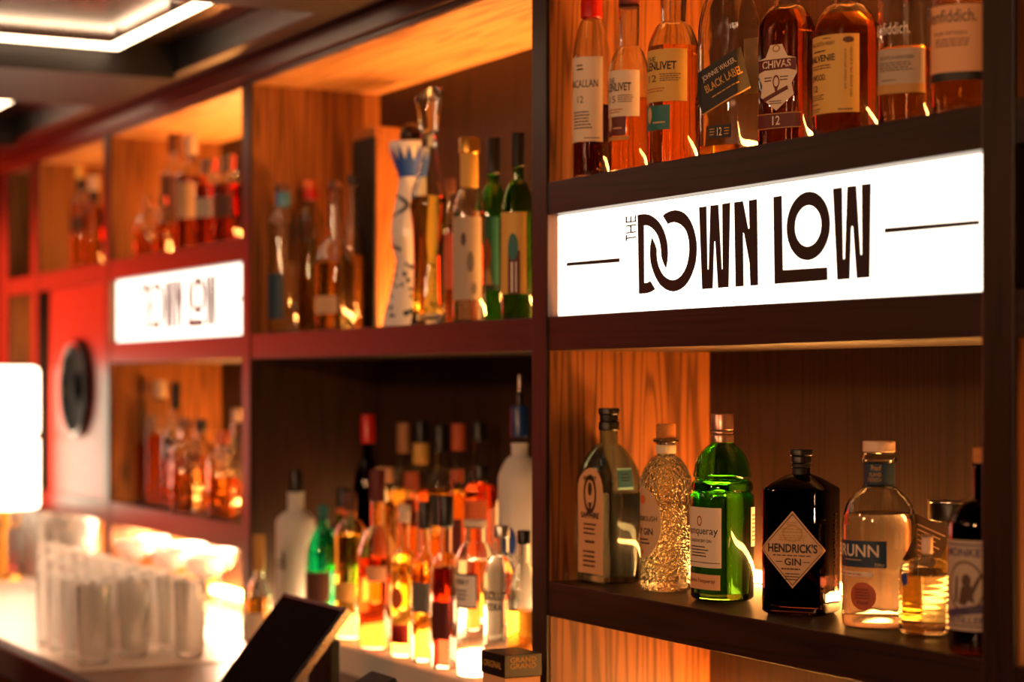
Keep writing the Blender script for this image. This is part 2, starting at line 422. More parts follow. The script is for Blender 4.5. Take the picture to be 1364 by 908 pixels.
# back counter
ct = empty('bar_counter', (-3.3, 0, 0)); tag(ct, 'long dark back counter under the shelving carrying the glasses and lower bottles', 'counter')
bm = bmesh.new(); box(bm, -3.7, 2.9, -.47, -.0115, S_CNT-.04, S_CNT, bev=.002)
for (a, b) in bays: box(bm, a+3.3+.0005, b+3.3-.0005, -.0115, BD-.0005, S_CNT-.04, S_CNT)
obj('worktop', bm, W_COUNT, ct)
obj('front_panel', BX(-3.7, 2.9, -.43, -.41, 0, S_CNT-.0402), W_COUNT, ct)
obj('rubber_edge', BX(-3.7, 2.9, -.500, -.4702, S_CNT-.05, S_CNT+.012, bev=.005), BLACKM, ct)

# ---------------------------------------------------------------- illuminated signs
def spx(x, y, Y=.02): return (DX(x, Y), DZ(x, y, Y))
A = lambda pts: [spx(820+x/5.34, 230+y/5.34) for x, y in pts]
B = lambda pts: [spx(1010+x/5.339, 230+y/5.339) for x, y in pts]
Dp = A([(160,300),(187,294),(215,293),(240,298),(265,310),(290,328),(310,350),(330,378),(345,410),(358,448),(368,490),(373,525),(374,560),(374,590),(372,620),(362,678),(350,655),(345,642),(336,618),(330,595),(326,540),(321,508),(315,480),(306,453),(295,430),(281,411),(265,395),(250,384),(235,377),(220,374),(204,376),(206,784),(228,782),(250,770),(285,828),(258,846),(225,858),(170,862)])
Op = A([(340,305),(356,291),(375,280),(399,271),(425,266),(448,268),(470,275),(494,289),(515,310),(534,340),(550,375),(563,414),(573,460),(579,500),(580,540),(578,585),(573,630),(563,673),(550,710),(534,748),(515,780),(494,806),(470,825),(443,839),(415,845),(390,841),(365,832),(342,816),(320,795),(302,768),(285,735),(271,702),(260,665),(252,628),(248,590),(248,555),(250,520),(256,490),(262,462),(280,500),(295,545),(294,573),(296,600),(300,630),(307,660),(318,687),(330,710),(344,730),(360,745),(382,758),(405,764),(428,761),(450,750),(472,731),(490,705),(504,677),(515,645),(523,603),(528,560),(528,520),(525,480),(517,443),(505,410),(489,388),(470,370),(448,358),(425,352),(410,352),(395,355),(375,364)])
W1 = A([(598,246),(648,239),(656,685),(660,692),(667,685),(679,234),(733,227),(757,685),(762,690),(766,683),(763,222),(817,213),(806,813),(733,819),(714,490),(708,485),(703,490),(693,822),(620,828)])
Np = A([(848,210),(908,202),(945,395),(953,402),(957,395),(952,197),(1008,187),(1016,800),(963,803),(957,640),(918,430),(911,424),(908,430),(913,806),(858,811)])
Lp = B([(112,172),(170,162),(178,692),(494,671),(496,764),(120,791)])
W2 = B([(535,113),(599,103),(606,610),(614,618),(620,610),(637,98),(700,91),(730,580),(738,588),(742,580),(740,84),(804,75),(795,744),(704,751),(678,385),(671,376),(664,385),(653,755),(566,762)])
def oe(cx, cy, rx, ry): return B([(cx+rx*math.cos(2*PI*i/48), cy+ry*math.sin(2*PI*i/48)-.10*rx*math.cos(2*PI*i/48)) for i in range(48)])
Oo, Oi = oe(360, 378, 154, 244), oe(358, 378, 95, 146)
def sk(x0, y0, x1, y1): return A([(x0, y0-.13*(x0-110)), (x1, y0-.13*(x1-110)), (x1, y1-.13*(x1-110)), (x0, y1-.13*(x0-110))])
THE = [sk(75,438,84,482), sk(80,457,148,467), sk(76,420,148,430), sk(76,370,148,380), sk(107,378,116,422),
       sk(75,344,148,354), sk(75,306,84,346), sk(107,308,115,346), sk(140,306,148,346)]
bars = [[spx(755.4,349.6), spx(826,343.5), spx(826,349.0), spx(755.4,354.6)], [spx(1179,303.8), spx(1305.5,292.8), spx(1305.5,299.2), spx(1179,310.4)]]
def sign(x0, x1, label):
    z0, z1 = ZC+.101, ZC+.2562
    r = empty('illuminated_sign', ((x0+x1)/2, .02, z0)); tag(r, label, 'sign', 'light box signs between the shelves')
    ox, oz = (x0+x1)/2, z0; W = (x1-x0)
    obj('sign_housing', BX(-W/2+.003, W/2-.003, .012, .10, .0005, z1-z0-.0005), pbr('white painted sign tray', '#d8cfc4', .5), r)
    m = emit('backlit opal acrylic', (1.0, .86, .70), 2.4)
    obj('acrylic_face', BX(-W/2+.001, W/2-.001, 0, .012, .0005, z1-z0-.0005, bev=.001), m, r)
    k = W/(-1.694+2.68); mid = (-1.694-2.68)/2
    def lp(p): return [((x-mid)*k, z-oz) for x, z in p]
    def ext(polys, nm, par):
        bm = bmesh.new()
        for p in polys:
            f = bm.faces.new([bm.verts.new((x, -.0012, z)) for x, z in lp(p)])
        bmesh.ops.recalc_face_normals(bm, faces=bm.faces[:])
        rr = bmesh.ops.extrude_face_region(bm, geom=bm.faces[:])
        for v in [g for g in rr['geom'] if isinstance(g, bmesh.types.BMVert)]: v.co.y = -.0002
        bmesh.ops.recalc_face_normals(bm, faces=bm.faces[:])
        return obj(nm, bm, P['inkbrown'] if 0 else pbr('dark brown vinyl letters', '#180c08', .5), par)
    for nm, p in (('letter_d', Dp), ('letter_o', Op), ('letter_w', W1), ('letter_n', Np), ('letter_l', Lp), ('letter_w', W2)): ext([p], nm, r)
    ext([[Oo[i], Oo[(i+1) % 48], Oi[(i+1) % 48], Oi[i]] for i in range(48)], 'letter_o', r)
    ext(THE, 'small_lettering', r)
    for b in bars: ext([b], 'rule_line', r)
    return r
sign(-2.68, -1.694, 'white illuminated THE DOWN LOW sign above the gin bottles, in sharp focus')
sign(-4.967, -4.008, 'smaller looking white illuminated DOWN LOW sign beside the red speaker panel')

# ---------------------------------------------------------------- LED strips at the back foot of every cell
def led(a, b, z, st, label, rgb=LED_E):
    r = empty('led_strip_light', ((a+b)/2, BD-.03, z)); W = b-a-.012
    tag(r, label, 'strip light', 'warm LED strips along the backs of the shelves')
    bm = bmesh.new()
    for x in (-W/2, W/2-.001): box(bm, x, x+.001, 0, .028, 0, .016)
    box(bm, -W/2, W/2, .0, .028, 0, .002); box(bm, -W/2, W/2, .0265, .028, 0, .016)
    obj('aluminium_channel', bm, CHROME, r)
    bm = bmesh.new()   # slanted diffuser facing forwards and up
    v = [(-W/2+.001, .000, .002), (W/2-.001, .000, .002), (W/2-.001, .020, .0145), (-W/2+.001, .020, .0145)]
    v2 = [(x, y+.004, max(.002, z_-.004)) for x, y, z_ in v]
    a1 = [bm.verts.new(q) for q in v]; a2 = [bm.verts.new(q) for q in v2]
    bm.faces.new(a1); bm.faces.new(list(reversed(a2)))
    for i in range(4): bm.faces.new((a1[i], a2[i], a2[(i+1) % 4], a1[(i+1) % 4]))
    bmesh.ops.recalc_face_normals(bm, faces=bm.faces[:])
    obj('diffuser', bm, emit('warm led diffuser %g' % st, rgb, st), r)
LS = 130
led(-2.68, -1.694, S_LOW, LS, 'warm LED strip glowing behind the gin bottles')
led(-2.68, -1.694, S_UP, LS, 'warm LED strip behind the whisky bottles on the upper right shelf')
led(-3.96, -2.727, S_MID, LS*1.5, 'warm LED strip behind the tall decanter and ceramic bottle')
led(-4.967, -4.008, S_UP, LS, 'warm LED strip behind the bottles above the smaller sign')
led(-4.967, -4.008, S_LOW, LS, 'warm LED strip behind the bottles below the smaller sign')
led(-5.66, -5.017, S_UP, LS*.5, 'warm LED strip behind the gold capped bottles above the speaker panel')
led(-6.0, -5.73, S_MID, LS*.8, 'warm LED strip in the narrow end niche by the lamp')
led(-1.643, -.45, S_LOW, LS*.3, 'warm LED strip in the bay right of the last upright')
led(-2.68, -1.694, S_CNT, LS*.7, 'warm LED strip at counter level below the gin shelf')
led(-4.967, -4.008, S_CNT, LS*1.0, 'warm LED strip behind the stacked glassware')
led(-5.66, -5.017, S_CNT, LS*1.0, 'warm LED strip behind the tumblers below the speaker')

for xa, xb, lb in ((-4.967, -4.008, 'bright strip light under the shelf above the highball glasses'), (-5.66, -5.017, 'bright strip light under the shelf above the stacked tumblers')):
    ul = empty('under_shelf_light', ((xa+xb)/2, .09, ZC-.3615)); tag(ul, lb, 'strip light', 'strip lights under the lowest shelf')
    W = (xb-xa)/2-.02
    obj('housing', BX(-W, W, 0, .034, -.008, 0), CHROME, ul)
    obj('diffuser', BX(-W+.003, W-.003, .002, .032, -.0105, -.0082), emit('bright peach led', (1.0, .62, .38), 300), ul)
# stepped illuminated riser in the middle bay
rz = empty('illuminated_bottle_riser', (-3.34, 0, S_CNT)); tag(rz, 'glowing stepped bottle riser on the counter under the middle shelf', 'bottle riser')
Z1, Z2, Z3 = ZC-.50, ZC-.44, ZC-.38
OPAL = emit('softly lit opal acrylic step', (1.0, .60, .30), .12)
OPAL.node_tree.nodes['Principled BSDF'].inputs['Base Color'].default_value = (.5, .2, .07, 1)
HOT = emit('bright riser led', (1.0, .60, .28), 26)
obj('backlit_panel', BX(-.590, .590, .2925, .2962, Z3-S_CNT+.001, Z3-S_CNT+.15), emit('orange backlit panel', (1.0, .42, .10), 2.2), rz)
for (y0, y1, zt) in ((.0, .1, Z1), (.1, .2, Z2), (.2, .296, Z3)):
    obj('step', BX(-.595, .595, y0, y1-.0005, 0, zt-S_CNT, bev=.002), OPAL, rz)
    if y0 > 0: obj('light_strip', BX(-.590, .590, y0-.004, y0-.0006, (zt-.06-S_CNT)+.002, (zt-.06-S_CNT)+.045), HOT, rz)
# ================================================================ bottles: right bay, lower shelf (in focus)
def T(s, a, b, y, h, bold=0, c='ink'): return ('t', s, a, b, y, h, bold, c)
# 1 pale blue rectangular gin
bottle('gin_bottle', 'pale blue rectangular gin bottle with black cap and arched cream label', 'bottle', 811, .085, S_LOW, 547, 86, 640, 590, 25,
    kind='sq', asp=.72, n=7, rot=3, glassm=G_BLUE, liq=L_WATER, lvl=655, seg=72, base=.012, wall=.003,
    caps=[(543, 552, 28, BLACK, 'cap'), (551.5, 562, 25, BLACK, 'cap_skirt'), (561.5, 573, 28, BLACK, 'cap_collar')],
    labels=[dict(y=(622, 762), c='peach', hw=.72, shape='arch', zstep=.005, ink=[('o', 0, 637+20, .5, 26, .25, 'inkbrown'), ('e', 0, 650, .16, 9, 'inkbrown'), ('p', [(-.15, 668), (.15, 668), (0, 682)], 'inkbrown'),
        T('BOMBAY', -.5, .5, 636, 6, .02), T('SAPPHIRE', -.7, .7, 685, 8, .03), ('b', -.5, .5, 694, 712, 3, 'inkbrown'), ('b', -.4, .4, 716, 724, 1, 'inkbrown'), ('b', -.55, .55, 730, 755, 4, 'inkbrown')]),
        dict(y=(622, 650), c='lblue', s=88, deg=1, hw=.30, ink=[('b', -.6, .6, 628, 640, 3, 'navy')])])
# 2 dimpled clear gin with cork
bottle('gin_bottle', 'round clear dimpled glass gin bottle closed with a natural cork', 'bottle', 887, .095, S_LOW, 584, 68, 640, 606, 24,
    glassm=G_DIMPLE, liq=L_WATER, lvl=673, seg=48, base=.014, wall=.003, e=-.18, ha=52,
    caps=[(564, 586, 26, CORK, 'cork'), (583, 589, 34, G_CLEAR, 'glass_lip'), (592, 604, 27, P['cream'], 'neck_tie')],
    labels=[dict(y=(648, 742), c='tan', shape='ell', ink=[('e', 0, 664, .22, 6, 'orange'), T('EDINBOROUGH', -.78, .82, 689, 6.5, .01), T('DRY GIN', -.6, .62, 706, 9, .02), ('b', -.5, .5, 714, 724, 2, 'inkbrown'), ('e', 0, 733, .1, 3, 'orange')])])
# 3 green gin
def r3():
    return [(0,.84,.84,2.6),(.008,.95,.95,2.8),(.022,1,1,3),(.56,1,1,3.2),(.592,.99,.99,3),(.602,.94,.94,2.8),(.61,.94,.94,2.6),(.618,1.03,1.03,2.4),(.63,1.045,1.045,2.3),(.655,1.045,1.045,2.2),(.666,1.02,1.02,2.1),(.674,.955,.955,2),(.684,.955,.955,2),(.694,1.02,1.02,2),(.706,1.03,1.03,2),(.72,1.0,1.0,2),(.76,.96,.96,2),(.80,.88,.88,2),(.835,.74,.74,2),(.86,.57,.57,2),(.88,.42,.42,2),(.90,.36,.36,2),(.97,.34,.34,2),(1,.34,.34,2)]
bottle('gin_bottle', 'bright green gin bottle with ringed shoulder and pinkish screw cap', 'bottle', 962, .095, S_LOW, 562, 84, 640, 600, 30,
    rings=r3(), kind='sq', asp=.98, n=3, rot=2, glassm=G_GREEN, liq=L_WATER, lvl=640, seg=64, base=.012, wall=.003,
    caps=[(551, 573, 30, M_COPPER, 'screw_cap'), (573.5, 578, 29, M_COPPER, 'cap_ring'), (578.5, 590, 31, M_COPPER, 'cap_skirt')],
    labels=[dict(y=(674, 753), c='cream', s=2, deg=1, ha=50, ink=[('o', 0, 692, .14, 7, .3, 'rust'), T('Tanqueray', -.85, .88, 706, 13, .0), T('LONDON DRY GIN', -.6, .62, 718, 4), ('b', -.5, .5, 724, 740, 4, 'inkbrown'), ('r', -.95, .95, 746, 747, 'inkbrown')]),
        dict(y=(762, 782), c='peach', s=2, deg=1, ha=48, name='lower_label', ink=[T('Charles Tanqueray', -.8, .8, 771, 7, 0, 'dred')]),
        dict(y=(674, 726), c='white', s=128, deg=1, ha=11, name='back_label', ink=[('b', -.7, .7, 682, 720, 7, 'inkbrown')])])
# 4 dark apothecary
def r4():
    return [(0,.86,.86,5),(.01,.94,.94,5.5),(.025,1,1,6),(.03,1,1,6),(.838,1,1,6),(.85,.985,.985,5.5),(.858,.95,.95,5),(.915,.60,.60,3),(.935,.42,.42,2.4),(.945,.29,.29,2),(.955,.27,.27,2),(1,.27,.27,2)]
def hend(root, zf, u, hx, hy, R, sf):
    s = sf.arc(math.radians(96))
    pol = ink_polys([('v', "HENDRICK'S", -1, 1, 682, 786, .012, 'ink')], s, .0045, zf)
    obj('embossed_lettering', sf.wrap(pol, .0012), pbr('raised lettering with painted glints', '#8a6a55', .15, .8, 1), root, 60)  # pale metallic tone stands in for glints on dark glass letters
bottle('gin_bottle', 'nearly black squat apothecary gin bottle with a diamond shaped cream label', 'bottle', 1067, .095, S_LOW, 620, 103, 655, 640, 24,
    rings=r4(), kind='sq', asp=.80, n=6, rot=33, glassm=G_DARK, liq=None, seg=72, base=.012, wall=.003,
    caps=[(598, 607, 31, BLACK, 'stopper_top'), (607, 617, 28, BLACK, 'stopper'), (617, 623, 26, BLACKM, 'stopper_collar'), (623, 646, 24, BLACKM, 'neck_sleeve')],
    labels=[dict(y=(678, 780), c='tan', shape='dia', hw=.98, s=.002, ink=[
        ('p', [(-.93, 729), (0, 681.5), (.93, 729), (.91, 729), (0, 683), (-.91, 729)], 'inkbrown'), ('p', [(-.93, 729), (0, 776.5), (.93, 729), (.91, 729), (0, 775), (-.91, 729)], 'inkbrown'),
        ('b', -.18, .18, 692, 698, 2, 'gold'), ('b', -.34, .34, 700, 708, 2, 'gold'), ('o', 0, 708, .3, 11, .12, 'gold'), ('b', -.42, .42, 709, 718, 3, 'gold'),
        T("HENDRICK'S", -.74, .74, 727, 12, .03), ('b', -.6, .6, 735, 738.5, 1, 'inkbrown'), T('GIN', -.24, .26, 745, 9.5, .02), ('r', -.5, -.3, 744.5, 745.5, 'ink'), ('r', .32, .52, 744.5, 745.5, 'ink'), ('b', -.35, .35, 752, 757, 1, 'inkbrown'), ('b', -.22, .22, 759, 770, 3, 'inkbrown')])],
    extras=[hend])
# 5 clear gin blue labels
def r5():
    return [(0,.90,.90,2),(.008,.97,.97,2),(.03,1,1,2),(.58,1,1,2),(.64,.97,.97,2),(.70,.89,.89,2),(.74,.78,.78,2),(.775,.62,.62,2),(.80,.48,.48,2),(.815,.42,.42,2),(.94,.40,.40,2),(.945,.44,.44,2),(.965,.50,.50,2),(.985,.46,.46,2),(1,.42,.42,2)]
bottle('gin_bottle', 'clear round gin bottle with navy labels, copper disc and pale stopper', 'bottle', 1171, .10, S_LOW, 604, 98, 700, 650, 38,
    rings=r5(), glassm=G_CLEAR, liq=L_WATER, lvl=683, seg=56, base=.016, wall=.003, e=.20, ha=54,
    caps=[(587, 602, 43, M_CREAMCAP, 'stopper'), (614, 648, 41, P['navy'], 'neck_band')],
    labels=[dict(y=(717, 752), c='navy', ink=[T('BRUNN', -.80, .78, 730, 16, .012, 'cream'), ('b', -.4, .3, 741, 743.5, 1, 'tan'), T('750ml', .66, .92, 748, 4, 0, 'cream')]),
        dict(y=(758, 764), c='cream', ha=40, s=-8, deg=1, name='text_strip', ink=[('b', -.9, .9, 759, 763.5, 1, 'rust')]),
        dict(y=(771, 808), c='rust', ha=22, s=16, deg=1, shape='ell', name='copper_disc', ink=[('b', -.6, .6, 779, 794, 4, 'dred'), T('Proof', -.4, .45, 798, 5, .01, 'dred')]),
        dict(y=(705, 760), c='white', ha=20, s=150, deg=1, name='back_label'),
        dict(y=(682, 700), c='', ha=9, s=-20, deg=1, inkname='red_star', zstep=.003, ink=[('p', [(-.15, 683), (.15, 683), (.1, 699), (-.1, 699)], 'red'), ('p', [(-.9, 687), (-.8, 684.5), (.9, 695), (.8, 697.5)], 'red'), ('p', [(.9, 687), (.8, 684.5), (-.9, 695), (-.8, 697.5)], 'red')])],
    extras=[lambda root, zf, u, hx, hy, R, sf: obj('neck_lettering', Surf([(0, 20.8*u, 20.8*u, 2), (1, 20.8*u, 20.8*u, 2)], .1).wrap(ink_polys([T('Proof', -.1, .8, 622, 7, .01, 'gold'), T('ISLAND', -.3, .8, 631, 5, 0, 'tan'), T('STRENGTH', -.5, .8, 638, 5, 0, 'tan')], .006, .014, zf), .0004), [P['gold']], root)])
# 6 ribbed short bottle
bottle('liqueur_bottle', 'short ribbed clear bottle of golden spirit with small blue oval seal', 'bottle', 1235, .105, S_LOW, 712, 74, 757, 741, 14,
    glassm=G_CLEAR, liq=L_PALE, lvl=764, seg=56, base=.010, wall=.003, rib=.003, e=-.3, ha=30,
    caps=[(712, 738, 15, M_CREAMCAP, 'stopper')],
    labels=[dict(y=(761, 778), c='blue', ha=10, s=-6, deg=1, shape='ell', name='blue_seal', ink=[('o', 0, 769.5, .8, 6.5, .2, 'navy')])])
# black lidded bottle with hanging tag
def tagx(root, zf, u, hx, hy, R, sf):
    bm = bmesh.new(); box(bm, -.026, .026, -.0008, .0008, -.032, .032, bev=.0006)
    t = obj('hanging_tag', bm, pbr('dark kraft card', '#4a3222', .8), root); t.location = (-.012, -.056, zf(722)); t.rotation_euler = (math.radians(8), math.radians(24), math.radians(30))
    bm = bmesh.new()
    for i in range(7): box(bm, -.019, .019-.004*(i % 3), -.0012, -.0009, .02-i*.006, .0215-i*.006)
    obj('tag_print', bm, P['tan'], t)
    bm = bmesh.new(); box(bm, -.0008, .0008, -.0008, .0008, 0, .04)
    s_ = obj('tag_string', bm, P['tan'], root); s_.location = (-.010, -.048, zf(705))
bottle('liqueur_bottle', 'stout bottle with wide black lid and brown hanging tag behind the dark stamp label', 'bottle', 1268, .205, S_LOW, 690, 58, 716, 700, 44,
    glassm=G_CLEAR, liq=L_GOLD, lvl=715, seg=48, caps=[(668, 693, 58, BLACK, 'lid'), (666.5, 669.5, 60, CHROME, 'lid_rim')], extras=[tagx])
# 8 dark monkey bottle
bottle('gin_bottle', 'dark brown gin bottle with big postage stamp style label at the end of the shelf', 'bottle', 1306, .045, S_LOW, 616, 84, 700, 662, 20,
    glassm=G_BROWN, liq=L_DAMB, lvl=682, seg=56, base=.01, e=.55, ha=62,
    caps=[(596, 618, 20, CORK, 'cork'), (616, 622, 24, G_CLEAR, 'glass_lip')],
    labels=[dict(y=(717, 836), c='lgrey', ink=[('r', -.9, .9, 722, 724, 'purple'), ('r', -.9, .9, 829, 831, 'purple'), T('MONKEY', -.7, .7, 733, 11, .02, 'purple'), ('o', 0, 778, .58, 34, .08, 'inkbrown'),
        ('e', .05, 770, .14, 9, 'inkbrown'), ('p', [(-.1, 778), (.2, 776), (.3, 800), (.12, 796), (0, 803), (-.2, 800)], 'inkbrown'), ('p', [(-.35, 800), (-.3, 765), (-.22, 764), (-.25, 798)], 'inkbrown'), ('p', [(.2, 780), (.45, 760), (.48, 765), (.25, 790)], 'inkbrown'),
        ('p', [(-.8, 812), (.5, 800), (.9, 790), (.9, 797), (.5, 812), (-.8, 820)], 'purple'), T('DISTILLERS', -.75, .75, 822, 9, .02, 'purple'), ('b', -.95, -.78, 745, 805, 12, 'purple'), ('b', .78, .95, 745, 805, 12, 'purple')])])

# ================================================================ right bay, upper shelf
WH = 'bottle'
bottle('whisky_bottle', 'clear whisky bottle with red foil cap and tall cream label, half full', WH, 788, .048, S_UP, -8, 50, 78, 25, 22,
    liq=L_BLK, lvl=141, seg=48, wall=.003, base=.008, e=.58, ha=74, caps=[(-14, 25, 29, M_RED, 'foil_cap')],
    labels=[dict(y=(79, 191), c='cream', ink=[('b', -.15, .2, 88, 98, 2, 'inkbrown'), T('MACALLAN', -.62, .78, 114.5, 10, .0), T('12', -.1, .18, 135.5, 9, 0, 'inkbrown'), ('b', -.35, .55, 150, 175, 6, 'inkbrown'), ('b', .2, .9, 185, 188, 1, 'inkbrown')])])
for (px, Y, tp, w, nw, sh, nb, l0, l1, k0, k1, band, num, lab, capc) in (
        (838, .066, -16, 54, 26, 98, 62, 97, 158, 158, 183, 'dred', '15', 'clear whisky bottle of amber spirit with maroon lower label, second from left upstairs', P['dred']),
        (897, .070, -40, 69, 32, 70, 30, 70, 139, 144, 176, 'teal', '12', 'clear whisky bottle of amber spirit with a teal lower label', P['teal'])):
    bottle('whisky_bottle', lab.replace(', second from left upstairs', ' on the upper shelf'), WH, px, Y, S_UP, tp, w, sh, nb, nw, liq=L_AMBER, lvl=l0-6 if num == '12' else 132, seg=48, wall=.003, base=.010,
        e=.50 if num == '15' else .52, ha=72, nbulge=.10, caps=[(tp-20, tp+27 if num == '15' else tp+10, nw+2, capc, 'foil_cap')],
        labels=[dict(y=(l0, l1), c='cream' if num == '15' else 'yellow', ink=[T('THE', -.42, -.02, l0+13, 7, 0), T('GLENLIVET', -.66, .66, l0+22, 11, .02), T(num, -.35, .02, l0+38, 9, 0, 'brown'), ('b', .12, .8, l0+32, l0+43, 4, 'inkbrown'), ('b', -.5, .35, l0+50, l0+57, 2, 'rust')]),
            dict(y=(k0, k1), c=band, ha=42, s=-9, deg=1, name='lower_label', ink=[('e', -.30, (k0+k1)/2-4, .22, 11, 'tan'), ('o', -.30, (k0+k1)/2-4, .22, 11, .15, 'gold'), ('b', .0, .8, k1-12, k1-7, 1, 'tan')])]
            +([dict(y=(184, 189), c='gold', ha=46, s=-6, deg=1, name='gold_strip')] if num == '15' else []))
# square bottle with slanted black label
bottle('whisky_bottle', 'tall square clear bottle with slanted black label, nearly empty', WH, 972, .085, S_UP, -50, 84, 45, -34, 28,
    kind='sq', asp=1, n=9, rot=22, liq=L_DAMB, lvl=196, seg=96, base=.004, wall=.003, caps=[(-70, -36, 31, BLACK, 'cap')],
    labels=[dict(y=(84, 140), c='black', hw=1.35, s=.010, tilt=24, ink=[('r', -1, 1, 138, 140, 'gold'), T('JOHNNIE WALKER.', -.58, .66, 97, 9, 0, 'cream'), T('BLACK LABEL.', -.62, .78, 111, 11, .02, 'gold'), ('b', -.5, .62, 123, 127, 1, 'gold')]),
        dict(y=(170, 187), c='black', hw=.55, s=.006, name='age_label', ink=[T('12', -.2, .2, 178.5, 11, .01, 'cream'), ('b', -.85, -.4, 173, 184, 3, 'gold'), ('b', .4, .85, 173, 184, 3, 'gold')]),
        dict(y=(48, 122), c='tan', hw=.7, s=178, deg=1, name='back_label')])
crest = [(-.55, .62), (-.3, .98), (.3, .98), (.55, .62), (.95, .55), (1, .1), (.75, -.2), (.85, -.55), (0, -1), (-.85, -.55), (-.75, -.2), (-1, .1), (-.95, .55)]
bottle('whisky_bottle', 'rounded flask like whisky bottle with cream crest label and maroon age band', WH, 1048, .085, S_UP, -36, 76, 40, 8, 34,
    kind='sq', asp=.72, n=3.4, rot=23, liq=L_DAMB, lvl=16, seg=64, base=.006, wall=.003, caps=[(-60, -20, 36, P['dred'], 'foil_cap')],
    labels=[dict(y=(62, 150), c='cream', hw=.80, shape=crest, ink=[('p', [(-.97, 82), (.97, 82), (.95, 99), (.6, 96), (-.6, 96), (-.95, 99)], 'dred'), T('CHIVAS', -.72, .72, 88.5, 10, .02, 'cream'), ('o', 0, 112, .17, 9, .3, 'dred'), ('b', -.6, -.2, 104, 112, 2, 'inkbrown'), ('b', .2, .6, 104, 112, 2, 'inkbrown'),
        ('p', [(-.1, 118), (.1, 118), (.04, 126), (-.04, 126)], 'dred'), ('p', [(-.7, 133), (.55, 118), (.6, 123), (-.6, 138)], 'dred'), ('b', -.35, .35, 136, 142, 2, 'inkbrown'), ('o', 0, 68, .2, 5, .4, 'gold')]),
        dict(y=(153, 174), c='dred', hw=.95, name='age_band', ink=[('o', 0, 163.5, 0.0, 0, .1, 'gold'), T('12', -.16, .16, 163, 12, .01, 'cream'), ('r', -.98, .98, 153.5, 154.5, 'gold'), ('r', -.98, .98, 172.5, 173.5, 'gold')])])
bottle('whisky_bottle', 'round whisky bottle of dark amber spirit with a large yellow label', WH, 1128, .085, S_UP, -30, 89, 46, 6, 36,
    liq=L_DAMB, lvl=22, seg=56, base=.008, wall=.003, e=.36, ha=66, caps=[(-60, -22, 38, P['brown'], 'foil_cap')],
    labels=[dict(y=(52, 155), c='yellow', ink=[('b', .02, .3, 55, 58, 1, 'inkbrown'), T('SINGLE MALT SCOTCH WHISKY', -.7, .38, 63, 5), ('e', .72, 60, .14, 4, 'brown'), ('b', -.4, .2, 70, 75, 1, 'brown'), T('THE BALVENIE', -1.0, .38, 82, 9, .02), ('b', -.5, .35, 90, 97, 2, 'brown'), T('DOUBLEWOOD.', -.9, .12, 107, 8, .01),
        T('12', -.40, -.18, 121, 8.5, .01), ('b', -.7, .1, 129, 137, 3, 'inkbrown'), ('b', -.6, -.1, 140, 144, 1, 'brown'), ('b', -.6, -.05, 147, 153, 2, 'inkbrown'), ('b', .45, .9, 149, 153, 1, 'inkbrown'),
        ('v', 'matured in two distinct casks', .76, .84, 70, 135, 0, 'inkbrown'), ('v', 'traditional whisky oak', .6, .68, 72, 125, 0, 'inkbrown')])])
bottle('whisky_bottle', 'clear whisky bottle with white lettering on the glass and a silvery gold label', WH, 1207, .085, S_UP, -70, 73, 6, -50, 30,
    kind='sq', asp=.95, n=3, rot=34, liq=L_AMBER, lvl=66, seg=56, base=.010, wall=.003, caps=[(-90, -60, 32, P['gold'], 'foil_cap')],
    labels=[dict(y=(69, 128), c='lgrey', hw=1.02, ink=[T('SCOTCH EIGHTEEN', -.75, .55, 81, 4.5, 0, 'ink'), ('b', -.8, .55, 86, 99, 4, 'inkbrown'), ('b', -.7, -.1, 109, 112, 1, 'inkbrown'), ('r', -1, 1, 116, 128, 'gold'), ('v', 'small batch reserve', .74, .8, 75, 112, 0, 'inkbrown')]),
        dict(y=(35, 50), c='', hw=1.0, inkname='glass_lettering', ink=[T('Glenfiddich.', -1.35, .42, 42, 16, 0, 'white')])])
bottle('whisky_bottle', 'whisky bottle with a big orange label at the end of the upper shelf', WH, 1284, .075, S_UP, -80, 86, -8, -60, 34,
    kind='sq', asp=.95, n=2.6, rot=40, liq=L_AMBER, lvl=0, seg=56, base=.010, wall=.003, caps=[(-100, -70, 36, P['gold'], 'foil_cap')],
    labels=[dict(y=(12, 101), c='peach', hw=1.15, ink=[T('Glenfiddich.', -1.15, .45, 27, 17, 0), T('OUR FIFTEEN', -.75, .2, 50, 4.5, 0, 'brown'), ('b', -.7, .4, 56, 68, 3, 'brown')]),
        dict(y=(101, 112), c='black', hw=1.15, name='dark_band')])

# ================================================================ middle bay, upper shelf (blurred)
bottle('tequila_bottle', 'squat clear bottle with dark cap and blue collar, at the left end above middle shelf', WH, 377, .05, S_MID, 262, 40, 300, 276, 16, liq=L_WATER, lvl=350, seg=32,
    caps=[(245, 256, 24, P['brown'], 'cap'), (256, 276, 20, pbr('steel blue foil', '#3f7396', .4), 'collar')], e=.0, ha=50, labels=[dict(y=(365, 425), c='navy')])
bottle('rum_bottle', 'golden bottle with orange and red capsule beside the blue collared bottle', WH, 413, .125, S_MID, 262, 38, 300, 275, 15, liq=L_GOLD, lvl=320, seg=32,
    caps=[(240, 252, 20, P['orange'], 'capsule'), (252, 266, 20, M_RED, 'capsule_skirt')], e=.2, ha=50)
bottle('tequila_bottle', 'long necked golden bottle with pale oblong label low on its front', WH, 446, .07, S_MID, 250, 52, 352, 318, 18, liq=L_GOLD, lvl=350, seg=32,
    caps=[(241, 252, 17, P['brown'], 'cap')], kind='sq', asp=.8, n=4, rot=25, labels=[dict(y=(395, 418), c='tan', hw=.8)])
